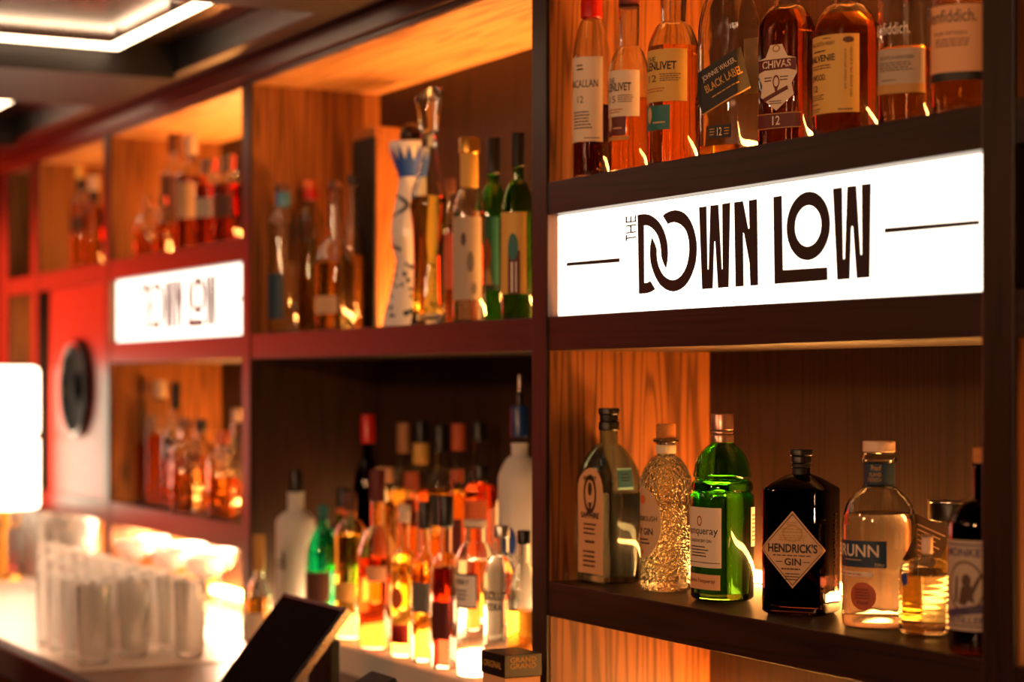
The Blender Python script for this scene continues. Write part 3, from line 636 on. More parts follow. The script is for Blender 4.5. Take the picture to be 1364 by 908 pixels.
bottle('tequila_bottle', 'narrow golden bottle with black cap standing against the dark presentation box', WH, 470, .16, S_MID, 244, 30, 330, 300, 14, liq=L_GOLD, lvl=340, seg=32, caps=[(233, 246, 15, BLACK, 'cap')])
# presentation box
bx = empty('presentation_box', (-3.793, .232, S_MID)); tag(bx, 'tall dark presentation box with an orange lit side standing behind the ceramic bottle', 'box')
obj('box_body', BX(-.057, .057, -.04, .035, 0, .405, bev=.002), [wood('oiled oak box', '#7a431d', '#a9692f', 'z', sc=1.5)], bx)
obj('front_cover', BX(-.057, .055, -.044, -.0402, 0, .405, bev=.001), BLACKM, bx)
obj('lid', BX(-.058, .058, -.0445, .036, .4052, .425, bev=.002), MATS.get('oiled oak box') or bpy.data.materials['oiled oak box'], bx)
# ceramic bottle
def clase():
    return [(0,1.22,1.22,2),(.01,1.28,1.28,2),(.04,1.25,1.25,2),(.16,1.02,1.02,2),(.28,.78,.78,2),(.35,.68,.68,2),(.38,.72,.72,2),(.44,.86,.86,2),(.50,.92,.92,2),(.58,.86,.86,2),(.68,.70,.70,2),(.76,.58,.58,2),(.80,.55,.55,2),(.84,.60,.60,2),(.90,.80,.80,2),(.955,.97,.97,2),(.985,1,1,2),(1,.97,.97,2)]
def clex(root, zf, u, hx, hy, R, sf):
    rg = random.Random(3); sp = Surf(R, zf(300)); pol = []
    spiky = []
    S2 = Surf([(r[0], r[1], r[2], 2) for r in R], zf(215)); q = S2.half/7
    for k in range(-7, 7):
        c = (k+.5)*q; pol.append(([(c-q*.5, zf(237)), (c+q*.5, zf(237)), (c+q*.5, zf(216)), (c, zf(196)), (c-q*.5, zf(216))], 0))
    obj('blue_crown_band', S2.wrap(pol, .0008, zstep=.004), P['blue'], root, 60)
    pol = []
    for k in range(30):      # painted garland spiralling round the belly
        t = k/29; s = -.03+.05*math.sin(t*7); z = zf(258+75*t); pol.append((ell(s, z, .0052, .0045, 8), 0))
    obj('painted_garland', sp.wrap(pol, .0008, zstep=.004), P['navy'], root, 60); pol = []
    for k in range(60):
        s = rg.uniform(-.06, .08); z = zf(rg.uniform(352, 425)); pol.append((ell(s, z, rg.uniform(.002, .006), rg.uniform(.002, .006), 8), 0))
    obj('painted_flowers', sp.wrap(pol, .0008, zstep=.004), P['navy'], root, 60)
    bm = bmesh.new(); bmesh.ops.create_uvsphere(bm, u_segments=20, v_segments=12, radius=16*u)
    o = obj('bell_stopper', bm, pbr('dark pewter stopper', '#2a1a12', .3, .6), root, 60, (0, 0, zf(180)))
bottle('tequila_bottle', 'white ceramic hourglass tequila bottle painted with a blue crown and garlands', WH, 548, .10, S_MID, 190, 60, 300, 250, 20, rings=clase(), glassm=CERAM, solid=True, seg=40, extras=[clex], rot=20)
# tall decanter
def deca():
    return [(0,.9,.9,3),(.012,1,1,3),(.03,.95,.95,3),(.06,.88,.88,3),(.30,.80,.80,3),(.5,.86,.86,3),(.62,1,1,3),(.70,.98,.98,2.6),(.76,.80,.80,2.3),(.84,.62,.62,2),(.92,.5,.5,2),(.98,.44,.44,2),(1,.5,.5,2)]
def dstop(root, zf, u, hx, hy, R, sf):
    b = loft([(zf(196), 8*u, 8*u, 2), (zf(176), 8*u, 8*u, 2), (zf(174), 11*u, 11*u, 3), (zf(168), 12*u, 12*u, 3), (zf(150), 12.5*u, 12.5*u, 4), (zf(128), 16*u, 16*u, 4), (zf(124), 15.5*u, 15.5*u, 4)], 32)
    for v in b.verts:
        if v.co.z > zf(135): v.co.z += v.co.x*.45
    obj('crystal_stopper', b, G_CLEAR, root, 40)
bottle('decanter', 'very tall slender crystal decanter of amber spirit with slanted stopper', 'decanter', 571, .055, S_MID, 180, 50, 300, 250, 20, rings=deca(), kind='sq', asp=1, n=3, rot=30, liq=L_GOLD, lvl=262, seg=48, wall=.004, base=.02, extras=[dstop])
bottle('rum_bottle', 'small dark bottle with red label tucked behind the tall decanter', WH, 600, .18, S_MID, 255, 30, 300, 280, 12, liq=L_DAMB, lvl=300, seg=32, caps=[(238, 258, 14, P['brown'], 'cap')], e=.5, ha=60, labels=[dict(y=(310, 385), c='dred')])
bottle('mezcal_bottle', 'clear bottle with honey coloured stopper and pale patterned label', WH, 625, .05, S_MID, 200, 44, 285, 250, 20, liq=L_WATER, lvl=283, seg=36, e=.72, ha=60,
    caps=[(184, 205, 27, M_GOLD, 'stopper'), (205, 250, 24, P['yellow'], 'neck_sleeve')], labels=[dict(y=(290, 400), c='lgrey', ink=[('e', .3, 350, .2, 14, 'grey'), ('e', .5, 385, .15, 8, 'grey'), ('e', -.1, 320, .15, 9, 'inkbrown')])])
bottle('wine_bottle', 'green wine bottle with blue and orange landscape label next to clear stoppered bottle', WH, 657, .13, S_MID, 215, 42, 285, 245, 16, glassm=G_GREEN, liq=L_WATER, lvl=285, seg=36, e=.35, ha=58,
    caps=[(183, 232, 18, BLACK, 'capsule')], labels=[dict(y=(290, 386), c='teal', ink=[('e', .2, 340, .3, 22, 'rust'), ('p', [(-.3, 380), (.6, 380), (.4, 355), (.1, 345)], 'tan'), ('r', -1, 1, 380, 386, 'navy')])])
bottle('wine_bottle', 'green wine bottle with yellow label partly hidden by the upright', WH, 690, .055, S_MID, 205, 44, 282, 240, 16, glassm=G_DGREEN, liq=L_WATER, lvl=282, seg=36, e=.5, ha=60,
    caps=[(177, 222, 18, BLACKM, 'capsule')], labels=[dict(y=(284, 392), c='yellow', ink=[('e', .2, 330, .3, 18, 'teal'), ('p', [(-.1, 392), (.6, 392), (.6, 335), (-.1, 335)], 'dred'), ('r', .1, .2, 350, 390, 'white'), ('r', .35, .42, 350, 390, 'white')])])

# ================================================================ middle bay, riser rows
G1 = None
def far(name, lab, px, Y, sh_, top, w, s, nb, nw, **k):
    k.setdefault('seg', 28); return bottle(name, lab, 'bottle', px, Y, sh_, top, w, s, nb, nw, **k)
far('vodka_bottle', 'frosted white vodka bottle with black cap, left end of the glowing riser', 394, .05, Z1, 655, 53, 695, 680, 22, glassm=G_FROST, liq=None, caps=[(626, 657, 19, BLACK, 'cap')], e=-.1, ha=40, labels=[dict(y=(730, 775), c='', inkname='printed_emblem', ink=[('b', -.7, .5, 742, 756, 2, 'grey'), ('e', .2, 745, .15, 14, 'grey')])])
far('liqueur_bottle', 'small bottle with yellow neck sleeve standing left of the frosted vodka bottle', 345, .0-.06, S_CNT, 722, 36, 800, 770, 14, liq=L_AMBER, lvl=795, caps=[(712, 760, 16, P['gold'], 'neck_sleeve')], e=.3, ha=55, labels=[dict(y=(815, 850), c='cream')])
far('liqueur_bottle', 'turquoise green round shouldered bottle beside the frosted vodka bottle', 430, .05, Z1, 690, 46, 738, 702, 14, glassm=G_TEAL, liq=L_WATER, lvl=760, caps=[(672, 694, 15, P['teal'], 'cap')], e=.4, ha=60, labels=[dict(y=(760, 800), c='brown'), dict(y=(802, 830), c='lblue', name='lower_label')])
far('liqueur_bottle', 'clear yellow tinted bottle with sloping shoulders next to turquoise bottle', 467, .06, Z1, 668, 42, 712, 690, 16, liq=L_GOLD, lvl=712, caps=[(655, 680, 17, P['brown'], 'cap')], e=.3, ha=60, labels=[dict(y=(775, 800), c='yellow')])
far('aperitif_bottle', 'bottle of red orange liqueur with pale neck label at the front of the riser', 503, .045, Z1, 665, 52, 745, 700, 18, liq=L_RED, lvl=742, caps=[(625, 668, 20, P['dred'], 'cap')], e=.5, ha=50, labels=[dict(y=(752, 772), c='peach', ha=30, s=15, deg=1)])
far('liqueur_bottle', 'slim amber bottle with round orange label right of the red orange liqueur', 539, .045, Z1, 690, 36, 755, 730, 14, liq=L_GOLD, lvl=738, caps=[(672, 695, 16, P['cream'], 'cap')], e=.3, ha=60, labels=[dict(y=(780, 810), c='orange', shape='ell', ha=36), dict(y=(830, 855), c='red', name='lower_label')])
far('whisky_bottle', 'bottle with blue grey square label at the front of the riser', 566, .05, Z1, 700, 34, 770, 735, 14, kind='sq', asp=.8, n=5, rot=30, liq=L_AMBER, lvl=748, caps=[(668, 704, 18, BLACK, 'cap')], labels=[dict(y=(775, 815), c='grey', hw=1.0)])
far('liqueur_bottle', 'square bottle of deep red liqueur with a tall black cap', 594, .045, Z1, 700, 38, 755, 735, 16, kind='sq', asp=.9, n=6, rot=28, liq=L_DRED, lvl=755, caps=[(660, 701, 20, BLACK, 'cap')], labels=[dict(y=(800, 850), c='dred', hw=.95)])
far('gin_bottle', 'bright clear bottle with square black framed white label', 633, .045, Z1, 700, 50, 745, 722, 30, liq=L_WATER, lvl=745, caps=[(692, 702, 31, P['cream'], 'cap')], e=.1, ha=58, labels=[dict(y=(762, 808), c='white', ink=[('r', -1, 1, 762, 764.5, 'ink'), ('r', -1, 1, 805.5, 808, 'ink'), ('r', .94, 1, 762, 808, 'ink'), ('r', -1, -.94, 762, 808, 'ink'), T('HENRY', -.55, .6, 773, 7, .01), ('b', -.5, .5, 782, 798, 3, 'inkbrown')])])
far('vodka_bottle', 'bright clear vodka bottle with two rows of black lettering on the glass', 668, .045, Z1, 712, 48, 768, 735, 20, liq=L_WATER, lvl=740, caps=[(700, 716, 22, M_SILV, 'cap')], e=.5, ha=60, labels=[dict(y=(785, 812), c='', inkname='glass_lettering', ink=[T('ABSOLUT', -.8, .75, 791, 12, .03, 'ink'), T('VODKA', -.5, .5, 806, 10, .03, 'ink')])])
far('liqueur_bottle', 'clear bottle of orange liqueur half hidden by the dark upright', 698, .05, Z1, 720, 46, 800, 750, 16, liq=L_AMBER, lvl=812, caps=[(706, 724, 18, BLACK, 'cap')])
# second row
far('wine_bottle', 'dark green bottle with orange neck band behind the turquoise bottle', 457, .15, Z2, 672, 40, 715, 695, 16, glassm=G_DGREEN, liq=L_WATER, lvl=720, caps=[(650, 676, 18, BLACK, 'capsule'), (676, 684, 18, P['orange'], 'neck_band')])
far('wine_bottle', 'dark bottle with bright red capsule rising at the back left of the riser', 490, .15, Z2, 585, 40, 655, 610, 15, glassm=G_BROWN, solid=False, caps=[(552, 590, 19, M_RED, 'capsule')])
far('whisky_bottle', 'amber bottle with pale square stopper in the middle row behind the red orange liqueur', 512, .148, Z2, 640, 36, 690, 662, 16, liq=L_AMBER, lvl=668, caps=[(622, 642, 24, P['peach'], 'stopper')], e=.4, ha=55, labels=[dict(y=(700, 740), c='orange')])
far('rum_bottle', 'orange bottle with red label in the middle row below the cream neck band', 548, .148, Z2, 650, 40, 675, 664, 16, liq=L_AMBER, lvl=680, caps=[(628, 652, 20, P['rust'], 'cap')], e=.5, ha=50, labels=[dict(y=(664, 700), c='red')])
far('whisky_bottle', 'amber bottle with black cap in the middle row above the grey square label', 580, .15, Z2, 698, 40, 720, 708, 16, liq=L_AMBER, lvl=712, caps=[(660, 700, 20, BLACKM, 'cap')])
far('liqueur_bottle', 'bottle with glowing red orange dome shoulders in the middle row near the tall frosted bottle', 640, .15, Z2, 638, 44, 655, 640, 18, liq=L_RED, lvl=645, caps=[(620, 640, 20, BLACK, 'cap')], e=.4, ha=50, labels=[dict(y=(665, 700), c='orange')])
far('whisky_bottle', 'amber bottle with orange shoulders in the middle row beside the red domed one', 609, .15, Z2, 640, 38, 672, 652, 16, liq=L_AMBER, lvl=656, caps=[(625, 642, 18, P['rust'], 'cap')], e=.3, ha=50, labels=[dict(y=(690, 740), c='dred')])
far('vodka_bottle', 'tall frosted vodka bottle with blue collar and pourer next to the upright', 692, .15, Z2, 590, 58, 640, 606, 22, glassm=G_FROST, e=.2, ha=40,
    caps=[(540, 582, 24, M_BLUECAP, 'blue_collar'), (522, 541, 10, BLACK, 'pourer_base'), (498, 523, 5, CHROME, 'pourer_spout')], labels=[dict(y=(700, 760), c='', inkname='printed_emblem', ink=[('e', 0, 720, .5, 20, 'blue'), ('b', -.6, .6, 745, 756, 2, 'blue')])])
# back row
for px, tp, cb, cw, mat, nm, lab, L in ((537, 563, 603, 18, M_WOODCAP, 'stopper', 'back row bottle with a pale wooden stopper left of the cream neck band', L_AMBER),
        (561, 560, 590, 17, BLACK, 'cap', 'back row bottle with broad cream neck band under its black cap', L_RED),
        (587, 566, 602, 21, BLACK, 'cap', 'back row bottle with thick black cap between the cream band and wooden stopper', L_AMBER),
        (611, 564, 600, 20, P['rust'], 'capsule', 'back row bottle with tall orange brown capsule', L_AMBER),
        (638, 562, 588, 19, BLACK, 'cap', 'back row bottle with black cap and clear neck above the red domed bottle', L_DAMB)):
    ex = [(590, 618, 22, P['yellow'], 'neck_band')] if px == 561 else []
    far('whisky_bottle', lab, px, .25, Z3, cb-4, 34 if px != 587 else 36, 650, 622, 14, liq=L, lvl=652, caps=[(tp, cb, cw, mat, nm)]+ex)

# ================================================================ left bay
far('whisky_bottle', 'slim dark orange whisky bottle, leftmost below the smaller sign', 194, .09, S_LOW, 520, 28, 575, 548, 13, liq=L_DAMB, lvl=590, caps=[(508, 524, 15, P['brown'], 'cap')])
far('whisky_bottle', 'bottle with pale round stopper in the lower left bay', 213, .085, S_LOW, 528, 36, 575, 552, 15, liq=L_DAMB, lvl=578, caps=[(507, 530, 17, M_CREAMCAP, 'stopper')])
far('whisky_bottle', 'bottle with long black cap in the lower left bay', 234, .10, S_LOW, 540, 36, 590, 560, 14, liq=L_DAMB, lvl=610, caps=[(508, 545, 14, BLACK, 'cap')])
far('brandy_bottle', 'cut crystal bottle with dark cap between the taller and shorter whiskies', 247, .045, S_LOW, 568, 40, 598, 582, 16, glassm=G_CRYST, liq=L_AMBER, lvl=625, caps=[(556, 570, 18, P['brown'], 'cap')])
far('whisky_bottle', 'amber whisky bottle with small dark stopper right of the crystal bottle', 268, .12, S_LOW, 570, 37, 605, 586, 14, liq=L_AMBER, lvl=606, caps=[(558, 574, 17, BLACK, 'stopper')])
far('brandy_bottle', 'wide crystal bottle of amber brandy near the upright in the lower left bay', 297, .055, S_LOW, 590, 42, 612, 600, 16, glassm=G_CRYST, liq=L_AMBER, lvl=635, caps=[(574, 592, 16, P['rust'], 'stopper')])
far('whisky_bottle', 'clear necked bottle touching the right upright of the lower left bay', 316, .13, S_LOW, 560, 36, 610, 580, 14, liq=L_AMBER, lvl=640, caps=[(544, 562, 15, M_CREAMCAP, 'stopper')])
# upper
bottle('decanter', 'small cut crystal decanter at the left end above the smaller sign', 'decanter', 197, .05, S_UP, 275, 36, 300, 285, 14, glassm=G_CRYST, liq=L_DAMB, lvl=310, seg=28, caps=[(262, 278, 16, G_CRYST, 'crystal_stopper')])
far('whisky_bottle', 'tall bottle with bright round stopper and dark shoulder in upper left bay', 233, .13, S_UP, 200, 36, 238, 215, 14, liq=L_DAMB, lvl=240, caps=[(178, 203, 19, P['brown'], 'stopper')], e=.2, ha=50, labels=[dict(y=(235, 300), c='brown')])
far('brandy_bottle', 'narrow crystal bottle in front of the tall round stoppered one', 217, .05, S_UP, 272, 24, 290, 280, 12, glassm=G_CRYST, liq=L_AMBER, lvl=300, caps=[(262, 274, 13, G_CRYST, 'crystal_stopper')])
far('whisky_bottle', 'tall bottle with slanted pale stopper and tan label above the smaller sign', 254, .06, S_UP, 205, 38, 238, 220, 16, liq=L_DAMB, lvl=236, caps=[(178, 207, 17, M_CREAMCAP, 'stopper')], e=.4, ha=55, labels=[dict(y=(245, 292), c='tan')])
far('brandy_bottle', 'square crystal decanter bottle of red brandy, left one of the red pair above smaller sign', 279, .05, S_UP, 232, 38, 248, 240, 16, kind='sq', asp=.9, n=5, rot=30, glassm=G_CLEAR, liq=L_RED, lvl=246, caps=[(212, 233, 22, G_CRYST, 'crystal_stopper')], labels=[dict(y=(265, 290), c='lgrey', hw=1)])
far('brandy_bottle', 'square crystal decanter bottle of red brandy beside the upright above smaller sign', 305, .06, S_UP, 232, 40, 246, 238, 16, kind='sq', asp=.9, n=5, rot=30, glassm=G_CLEAR, liq=L_RED, lvl=246, caps=[(206, 233, 22, G_CRYST, 'crystal_stopper')], labels=[dict(y=(262, 290), c='brown', hw=1)])
# speaker bay, upper shelf
far('whisky_bottle', 'dark squat bottle, leftmost above the red speaker panel', 74, .10, S_UP, 290, 24, 305, 296, 10, glassm=G_BROWN, caps=[(278, 292, 11, BLACK, 'cap')])
far('whisky_bottle', 'pinkish amber bottle with black cap above the speaker', 92, .12, S_UP, 255, 24, 275, 264, 11, liq=L_AMBER, lvl=276, caps=[(240, 258, 12, BLACK, 'cap')])
far('whisky_bottle', 'amber bottle with round gold stopper above the speaker', 108, .06, S_UP, 252, 28, 270, 260, 11, liq=L_AMBER, lvl=270, caps=[(222, 238, 15, M_GOLD, 'stopper'), (238, 254, 12, BLACK, 'neck_sleeve')], e=.4, ha=55, labels=[dict(y=(290, 310), c='brown')])
far('whisky_bottle', 'amber bottle with pale gold stopper beside the upright above the speaker', 125, .07, S_UP, 268, 28, 276, 270, 11, liq=L_AMBER, lvl=276, caps=[(234, 254, 15, M_CREAMCAP, 'stopper'), (254, 270, 12, BLACK, 'neck_sleeve')])

# ================================================================ red speaker panel
x0, x1 = -5.54, -5.0172
sp = empty('speaker_panel', ((x0+x1)/2, 0, S_LOW)); tag(sp, 'red lacquered panel holding a round black loudspeaker beside the smaller sign', 'loudspeaker')
hw = (x1-x0)/2; HH = (ZC+.2568)-S_LOW
obj('panel', BX(-hw, hw, .004, .09, 0.0003, HH+.0, bev=.002), RED_LAQ, sp)
cx = DX(102, 0)-(x0+x1)/2; cz = DZ(100, 517, 0)-S_LOW; R_ = .132
def ringloft(prof, seg=56):
    bm = bmesh.new(); prev = None
    for (r, y) in prof:
        vs = [bm.verts.new((cx+r*math.cos(2*PI*i/seg), y, cz+r*math.sin(2*PI*i/seg))) for i in range(seg)]
        if prev:
            for i in range(seg): bm.faces.new((prev[i], prev[(i+1) % seg], vs[(i+1) % seg], vs[i]))
        prev = vs
    if prof[-1][0] < .004: bm.faces.new(prev)
    bmesh.ops.recalc_face_normals(bm, faces=bm.faces[:]); return bm
obj('speaker_rim', ringloft([(R_, .004), (R_, -.010), (R_-.006, -.014), (R_-.014, -.012), (R_-.018, -.002)]), pbr('satin dark ring', '#3a3430', .22, .8), sp, 40)
obj('speaker_cone', ringloft([(R_-.018, -.003), (R_-.026, -.008), (R_-.036, -.002), (.045, .002), (.040, -.004), (.02, -.012), (.003, -.014)]), pbr('black paper cone', '#050404', .8, 0, .1), sp, 50)

# ================================================================ lamp at the far left
X = DX(3, -.13); Y = -.13; u = DEP(3, Y)/F
lp = empty('table_lamp', (X, Y, S_CNT)); tag(lp, 'glowing white cylindrical table lamp at the far left end of the counter', 'lamp')
zt, zb = DZ(3, 488, Y)-S_CNT, DZ(3, 676, Y)-S_CNT
M_LAMP = emit('glowing white lamp shade', (1.0, .76, .52), 6)
zm = (zt+zb)/2
obj('lamp_shade', loft(rnd(zm+.002, zt, 48*u, b=.014), 48), M_LAMP, lp, 50)
obj('lamp_shade', loft(rnd(zb, zm-.002, 48*u, b=.006), 48), M_LAMP, lp, 50)
obj('shade_band', loft([(zm-.002, 48.5*u, 48.5*u, 2), (zm+.002, 48.5*u, 48.5*u, 2)], 48), M_GOLD, lp, 40)
obj('lamp_stem', loft([(.012, .012, .012, 2), (zb, .012, .012, 2)], 24), M_GOLD, lp, 40)
obj('lamp_base', loft(rnd(0, .012, .06), 40), M_GOLD, lp, 40)
for a in (0, 2.1, 4.2):
    o = obj('shade_support', loft([(zb-.05, .006, .006, 2), (zb, .006, .006, 2)], 12), M_GOLD, lp, 40); o.location = (.06*math.cos(a), .06*math.sin(a), 0)
    o = obj('support_arm', BX(0, .06, -.004, .004, zb-.056, zb-.049), M_GOLD, lp); o.rotation_euler = (0, 0, a)

# ================================================================ glassware
tr = empty('steel_drainer', (-4.5, -.2, S_CNT)); tag(tr, 'brushed steel glass drainer tray under the glassware at the left of the counter', 'tray')
M_TRAY = pbr('bright brushed steel tray', '#cfc4b8', .35, .6)
bm = bmesh.new(); box(bm, -1.5, .80, -.25, .188, .0002, .003)
for xa, xb in ((-4.967, -4.008), (-5.66, -5.017)): box(bm, xa+4.5+.004, xb+4.5-.001, .188, .37, .0002, .003)
obj('tray_sheet', bm, M_TRAY, tr)
obj('tray_rim', BX(-1.5, .80, -.256, -.2502, .0002, .007), M_TRAY, tr)
def glass_mesh(prof, seg=28):
    bm = bmesh.new(); prev = None
    for i, (r, z) in enumerate(prof):
        if r < 1e-5: r = 1e-4
        vs = [bm.verts.new((r*math.cos(2*PI*k/seg), r*math.sin(2*PI*k/seg), z)) for k in range(seg)]
        if prev:
            for k in range(seg): bm.faces.new((prev[k], prev[(k+1) % seg], vs[(k+1) % seg], vs[k]))
        else: bm.faces.new(list(reversed(vs)))
        prev = vs
    bm.faces.new(prev); bmesh.ops.recalc_face_normals(bm, faces=bm.faces[:]); return bm
def tumbler(r0, r1, h, b=.010, t=.0018): return [(0, 0), (r0-.002, 0), (r0, .002), (r1, h-.001), (r1-t*.5, h), (r1-t, h-.001), (r0-t, b), (0, b)]
hb = obj('highball_glass', glass_mesh(tumbler(.028, .033, .150)), G_SMOKE, None, 40)
tag(hb, 'tall clear highball glass in the tight cluster at the front of the counter', 'drinking glass', 'highball glasses clustered on the counter')
first = True
for r_, Y in enumerate((-.38, -.285, -.185)):
    for k in range(12):
        X = -3.80-.104*k-.05*(r_ % 2)-random.uniform(0, .02)
        if X < DX(52, Y): continue
        o = hb if first else hb.copy()
        if not first: C.objects.link(o)
        first = False; o.location = (X+random.uniform(-.003, .003), Y, S_CNT+.0035)
def clear_x(x, y, r):       # keep a glass out of the uprights it would stand in
    if y+r < -.002: return x
    for a, b in ups:
        if a-r < x < b+r+.004: return b+r+.005 if x > (a+b)/2 else a-r-.002
    return x
# stacked tumblers, left end
tb = obj('tumbler', glass_mesh(tumbler(.030, .041, .088, .012)), G_SMOKE, None, 40)
tag(tb, 'clear tumbler in the nested stacks at the left end of the counter', 'drinking glass', 'tumblers in nested stacks on the counter')
first = True
for px, Y in ((6, -.06), (30, -.04), (54, -.03), (78, -.03), (100, -.02), (18, .06), (42, .07), (66, .08), (90, .08), (112, .09)):
    for k in range(4):
        o = tb if first else tb.copy()
        if not first: C.objects.link(o)
        first = False; o.location = (clear_x(DX(px, Y), Y, .043), Y, S_CNT+.0035+k*.030)
cp_r = empty('coupe_glass', (0, 0, 0)); tag(cp_r, 'clear stemmed coupe glass behind the highballs', 'drinking glass', 'coupe glasses behind the highball glasses')
obj('bowl', glass_mesh([(0, .098), (.006, .098), (.022, .104), (.040, .122), (.047, .148), (.0462, .149), (.0455, .148), (.0385, .124), (.021, .107), (0, .102)]), G_SMOKE, cp_r, 40)
obj('stem', glass_mesh([(0, .004), (.0045, .0045), (.0035, .02), (.0035, .085), (.006, .0978), (0, .0978)], 16), G_SMOKE, cp_r, 40)
obj('foot', glass_mesh([(0, 0), (.034, 0), (.034, .0012), (.012, .0032), (0, .0038)]), G_SMOKE, cp_r, 40)
first = True
for px, Y in ((178, .02), (205, .10), (226, .01), (250, .11), (272, .02), (292, .12), (192, .19), (240, .20)):
    o = cp_r if first else copy_tree(cp_r)
    first = False; o.location = (clear_x(DX(px, Y), Y, .049), Y, S_CNT+.0035)

# ================================================================ point of sale terminal
Xa, Xb = DX(378, -.2), DX(460, -.2)
pos = empty('payment_terminal', ((Xa+Xb)/2, -.25, S_CNT)); tag(pos, 'black slanted touch screen terminal with silver edge on the counter in front of the riser', 'terminal')
w = (Xb-Xa)/2
ty, tz, by, bz = .05, (ZC-.379)-S_CNT, -.085, 0.004
Ln = math.hypot(ty-by, tz-bz); al = math.atan2(tz-bz, ty-by)
s_ = obj('screen_case', BX(-w, w, 0, Ln, -.016, 0, bev=.002), BLACK, pos); s_.location = (0, by, bz+.010); s_.rotation_euler = (al, 0, 0)
g_ = obj('glass_screen', BX(-w+.008, w-.008, .008, Ln-.008, .0002, .0012), pbr('dark screen glass', '#060505', .9, 0, .05), s_)
e_ = obj('silver_edge', BX(w+.0002, w+.004, 0, Ln, -.014, -.002), CHROME, s_)
st = bmesh.new(); box(st, -.05, .05, .06, .078, .0, .115, bev=.002); obj('stand', st, BLACK, pos)
obj('stand_foot', BX(-.09, .09, -.03, .11, .0, .008, bev=.002), BLACK, pos)
# card reader beside
Xc = DX(452, -.3)
cr_ = empty('card_reader', (Xc+.015, -.315, S_CNT)); tag(cr_, 'small black card reader with pale edge in front of the slanted terminal', 'card reader')
q = obj('reader_body', BX(-.045, .045, 0, .15, -.03, 0, bev=.004), BLACKM, cr_); q.location = (0, -.05, .034); q.rotation_euler = (math.radians(28), 0, 0)
obj('side_trim', BX(-.0475, -.0452, .004, .146, -.026, -.004), CHROME, q)
fm = empty('drip_mat', (DX(500, -.09), -.09, S_CNT)); tag(fm, 'flat black rubber mat on the counter right of the slanted terminal', 'mat')
bm = bmesh.new(); box(bm, -.14, .10, -.07, .05, 0, .006, bev=.002)
obj('mat_base', bm, BLACKM, fm)
bm = bmesh.new()
for i in range(9): box(bm, -.13+i*.025, -.122+i*.025, -.06, .04, .0061, .009)
obj('rubber_ribs', bm, BLACKM, fm)

# small carton
bx = empty('small_carton', (DX(681, -.09), -.09, S_CNT)); tag(bx, 'small carton with black lid and gold print at the foot of the clear bottles', 'box')
zl = DZ(681, 867, -.09)-S_CNT
obj('carton_body', BX(-.036, .036, -.03, .03, 0, zl-.034, bev=.001), P['peach'], bx)
o = obj('carton_lid', BX(-.0375, .0375, -.0315, .0315, zl-.0338, zl, bev=.001), BLACK, bx)
def flat(name, polys, mat, parent, y, x=None):
    bm = bmesh.new()
    for p in polys:
        bm.faces.new([bm.verts.new((s, y, z) if x is None else (x, s, z)) for s, z in p])
    return obj(name, bm, mat, parent)
flat('gold_print', [[(-.028+.056*x, zl-.022+.010*y) for x, y in p] for p in text_tris('ORIGINAL', .02)], P['gold'], o, -.0319)
flat('gold_print', [[(-.022+.044*x, zl-.012+.008*y-.009*k) for x, y in p] for k in (0, 1) for p in text_tris('GRAND', .02)], P['gold'], o, 0, .0379)
# dish of orange garnish
gd = empty('garnish_dish', (DX(598, -.06), -.06, S_CNT)); tag(gd, 'shallow glass dish of dried orange slices below the deep red liqueur', 'dish')
obj('dish', glass_mesh([(0, 0), (.024, 0), (.040, .022), (.0385, .0225), (.023, .003), (0, .003)]), G_SMOKE, gd, 40)
for k in range(6):
    o = obj('orange_slice', loft([(0, .016, .016, 2), (.003, .016, .016, 2)], 20), P['orange'], gd); o.location = (.012*math.cos(k*1.9), .012*math.sin(k*1.9), .007+k*.0042); o.rotation_euler = (.35*math.sin(k*2), .35*math.cos(k), k)

# ================================================================ ceiling LED frames (one per coffer)
M_CLED = emit('warm white ceiling led', (1.0, .68, .42), 8)
def coffer(xa, xb, label):
    r = empty('ceiling_led_frame', ((xa+xb)/2, -.22, ZC+.715)); tag(r, label, 'ceiling light', 'LED frames in the ceiling coffers')
    W = (xb-xa)/2-.03
    for nm, a in (('long_bar', (-W, W, -.018, .006)), ('side_bar', (-W, -W+.024, -1.5, -.019)), ('side_bar', (W-.024, W, -1.5, -.019))):
        obj(nm, BX(*a, .0, .010, bev=.002), M_CLED, r)
    for x in (-W+.05, 0, W-.05): obj('clip', BX(x-.004, x+.004, -.016, .004, .0101, .0249), P['black'], r)
coffer(-4.22, -3.34, 'warm white LED frame in the ceiling coffer above the bay with the smaller sign')
coffer(-5.61, -4.73, 'farther warm white LED frame in the ceiling coffer above the speaker panel')

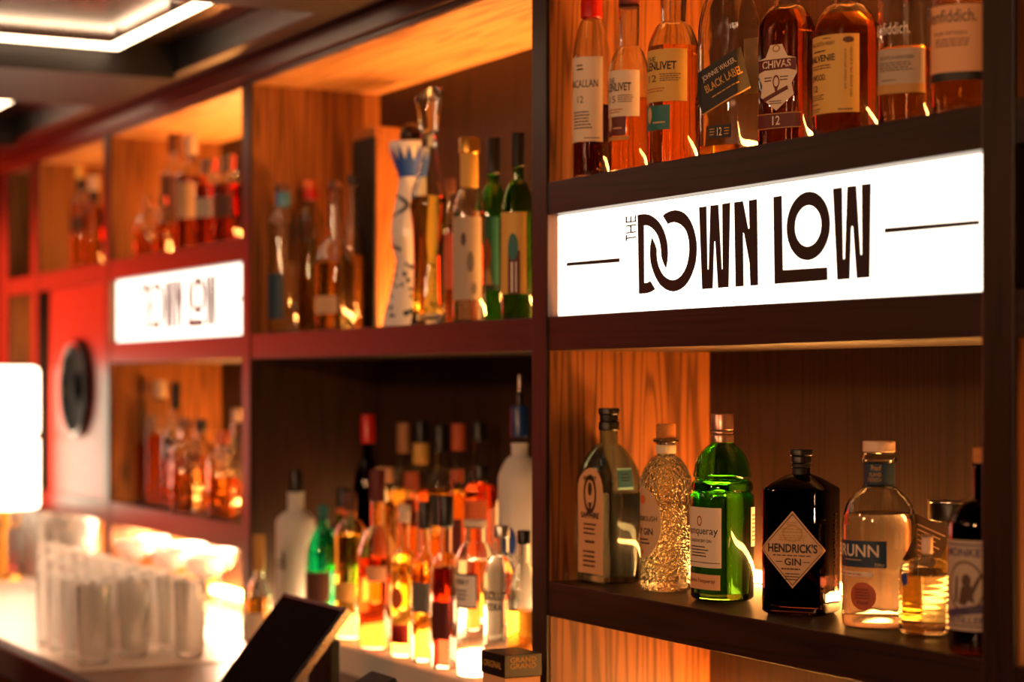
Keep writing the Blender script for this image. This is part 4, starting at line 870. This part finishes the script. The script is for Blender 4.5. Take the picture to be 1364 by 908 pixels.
# ================================================================ lights
def area(name, loc, target, size, power, rgb, sy=None):
    l = bpy.data.lights.new(name, 'AREA'); l.energy = power; l.color = rgb; l.size = size
    if sy: l.shape = 'RECTANGLE'; l.size_y = sy
    o = bpy.data.objects.new(name, l); C.objects.link(o); o.location = loc
    o.rotation_euler = (Vector(target)-Vector(loc)).to_track_quat('-Z', 'Y').to_euler(); return o
area('bar_pendant_light', (-.3, -2.6, ZC+.55), (-2.3, 0, ZC), .14, 32, (1, .48, .22))
area('bar_pendant_light', (-1.9, -3.0, ZC+.6), (-3.0, 0, ZC-.1), .14, 12, (1, .48, .22))
area('red_wall_light', (-7.7, -.72, ZC-.1), (-4.5, -.5, ZC-.1), .8, 26, (1, .035, .01), 1.4)
area('bar_pendant_light', (-2.6, -1.9, ZC+.5), (-4.2, 0, ZC), .08, 5, (1, .55, .30))
sl = bpy.data.lights.new('added_glass_spot', 'SPOT'); sl.energy = 170; sl.color = (1, .62, .38); sl.spot_size = math.radians(46); sl.spot_blend = .6; sl.shadow_soft_size = .05  # added spot with no visible source, brightens the glassware
so = bpy.data.objects.new('added_glass_spot', sl); C.objects.link(so); so.location = (-3.75, -1.15, ZC+.62)
so.rotation_euler = (Vector((-4.45, -.30, S_CNT+.02))-Vector(so.location)).to_track_quat('-Z', 'Y').to_euler()
w = bpy.data.worlds.new('dim bar'); bpy.context.scene.world = w; w.use_nodes = True
w.node_tree.nodes['Background'].inputs[0].default_value = (1, .5, .25, 1); w.node_tree.nodes['Background'].inputs[1].default_value = .01

# ================================================================ camera and render look
cd = bpy.data.cameras.new('camera'); cam = bpy.data.objects.new('camera', cd); C.objects.link(cam)
cam.location = (0, -D0, ZC); cam.rotation_euler = (math.radians(90), 0, math.asin(F/N))
cd.sensor_width = 36; cd.lens = F/1364*36; cd.shift_y = (HY-454)/1364; cd.clip_start = .05
cd.dof.use_dof = True; cd.dof.focus_distance = 2.72; cd.dof.aperture_fstop = 2.5
sc = bpy.context.scene; sc.camera = cam
sc.view_settings.view_transform = 'Standard'; sc.view_settings.look = 'None'; sc.view_settings.gamma = 1; sc.view_settings.exposure = .12
sc.view_settings.use_curve_mapping = False
cy = sc.cycles
cy.max_bounces = 24; cy.transmission_bounces = 20; cy.diffuse_bounces = 3; cy.glossy_bounces = 6; cy.transparent_max_bounces = 8
cy.sample_clamp_indirect = 6; cy.sample_clamp_direct = 0; cy.blur_glossy = .5
cy.use_denoising = True; cy.caustics_refractive = True; cy.caustics_reflective = False
for i, a in enumerate(BOTTLES):
    for b in BOTTLES[i+1:]:
        d = math.hypot(a[1]-b[1], a[2]-b[2])
        if d < a[3]+b[3] and abs(a[4]-b[4]) < .1: print('CLOSE', round(a[3]+b[3]-d, 4), a[0][:50], '|', b[0][:50])
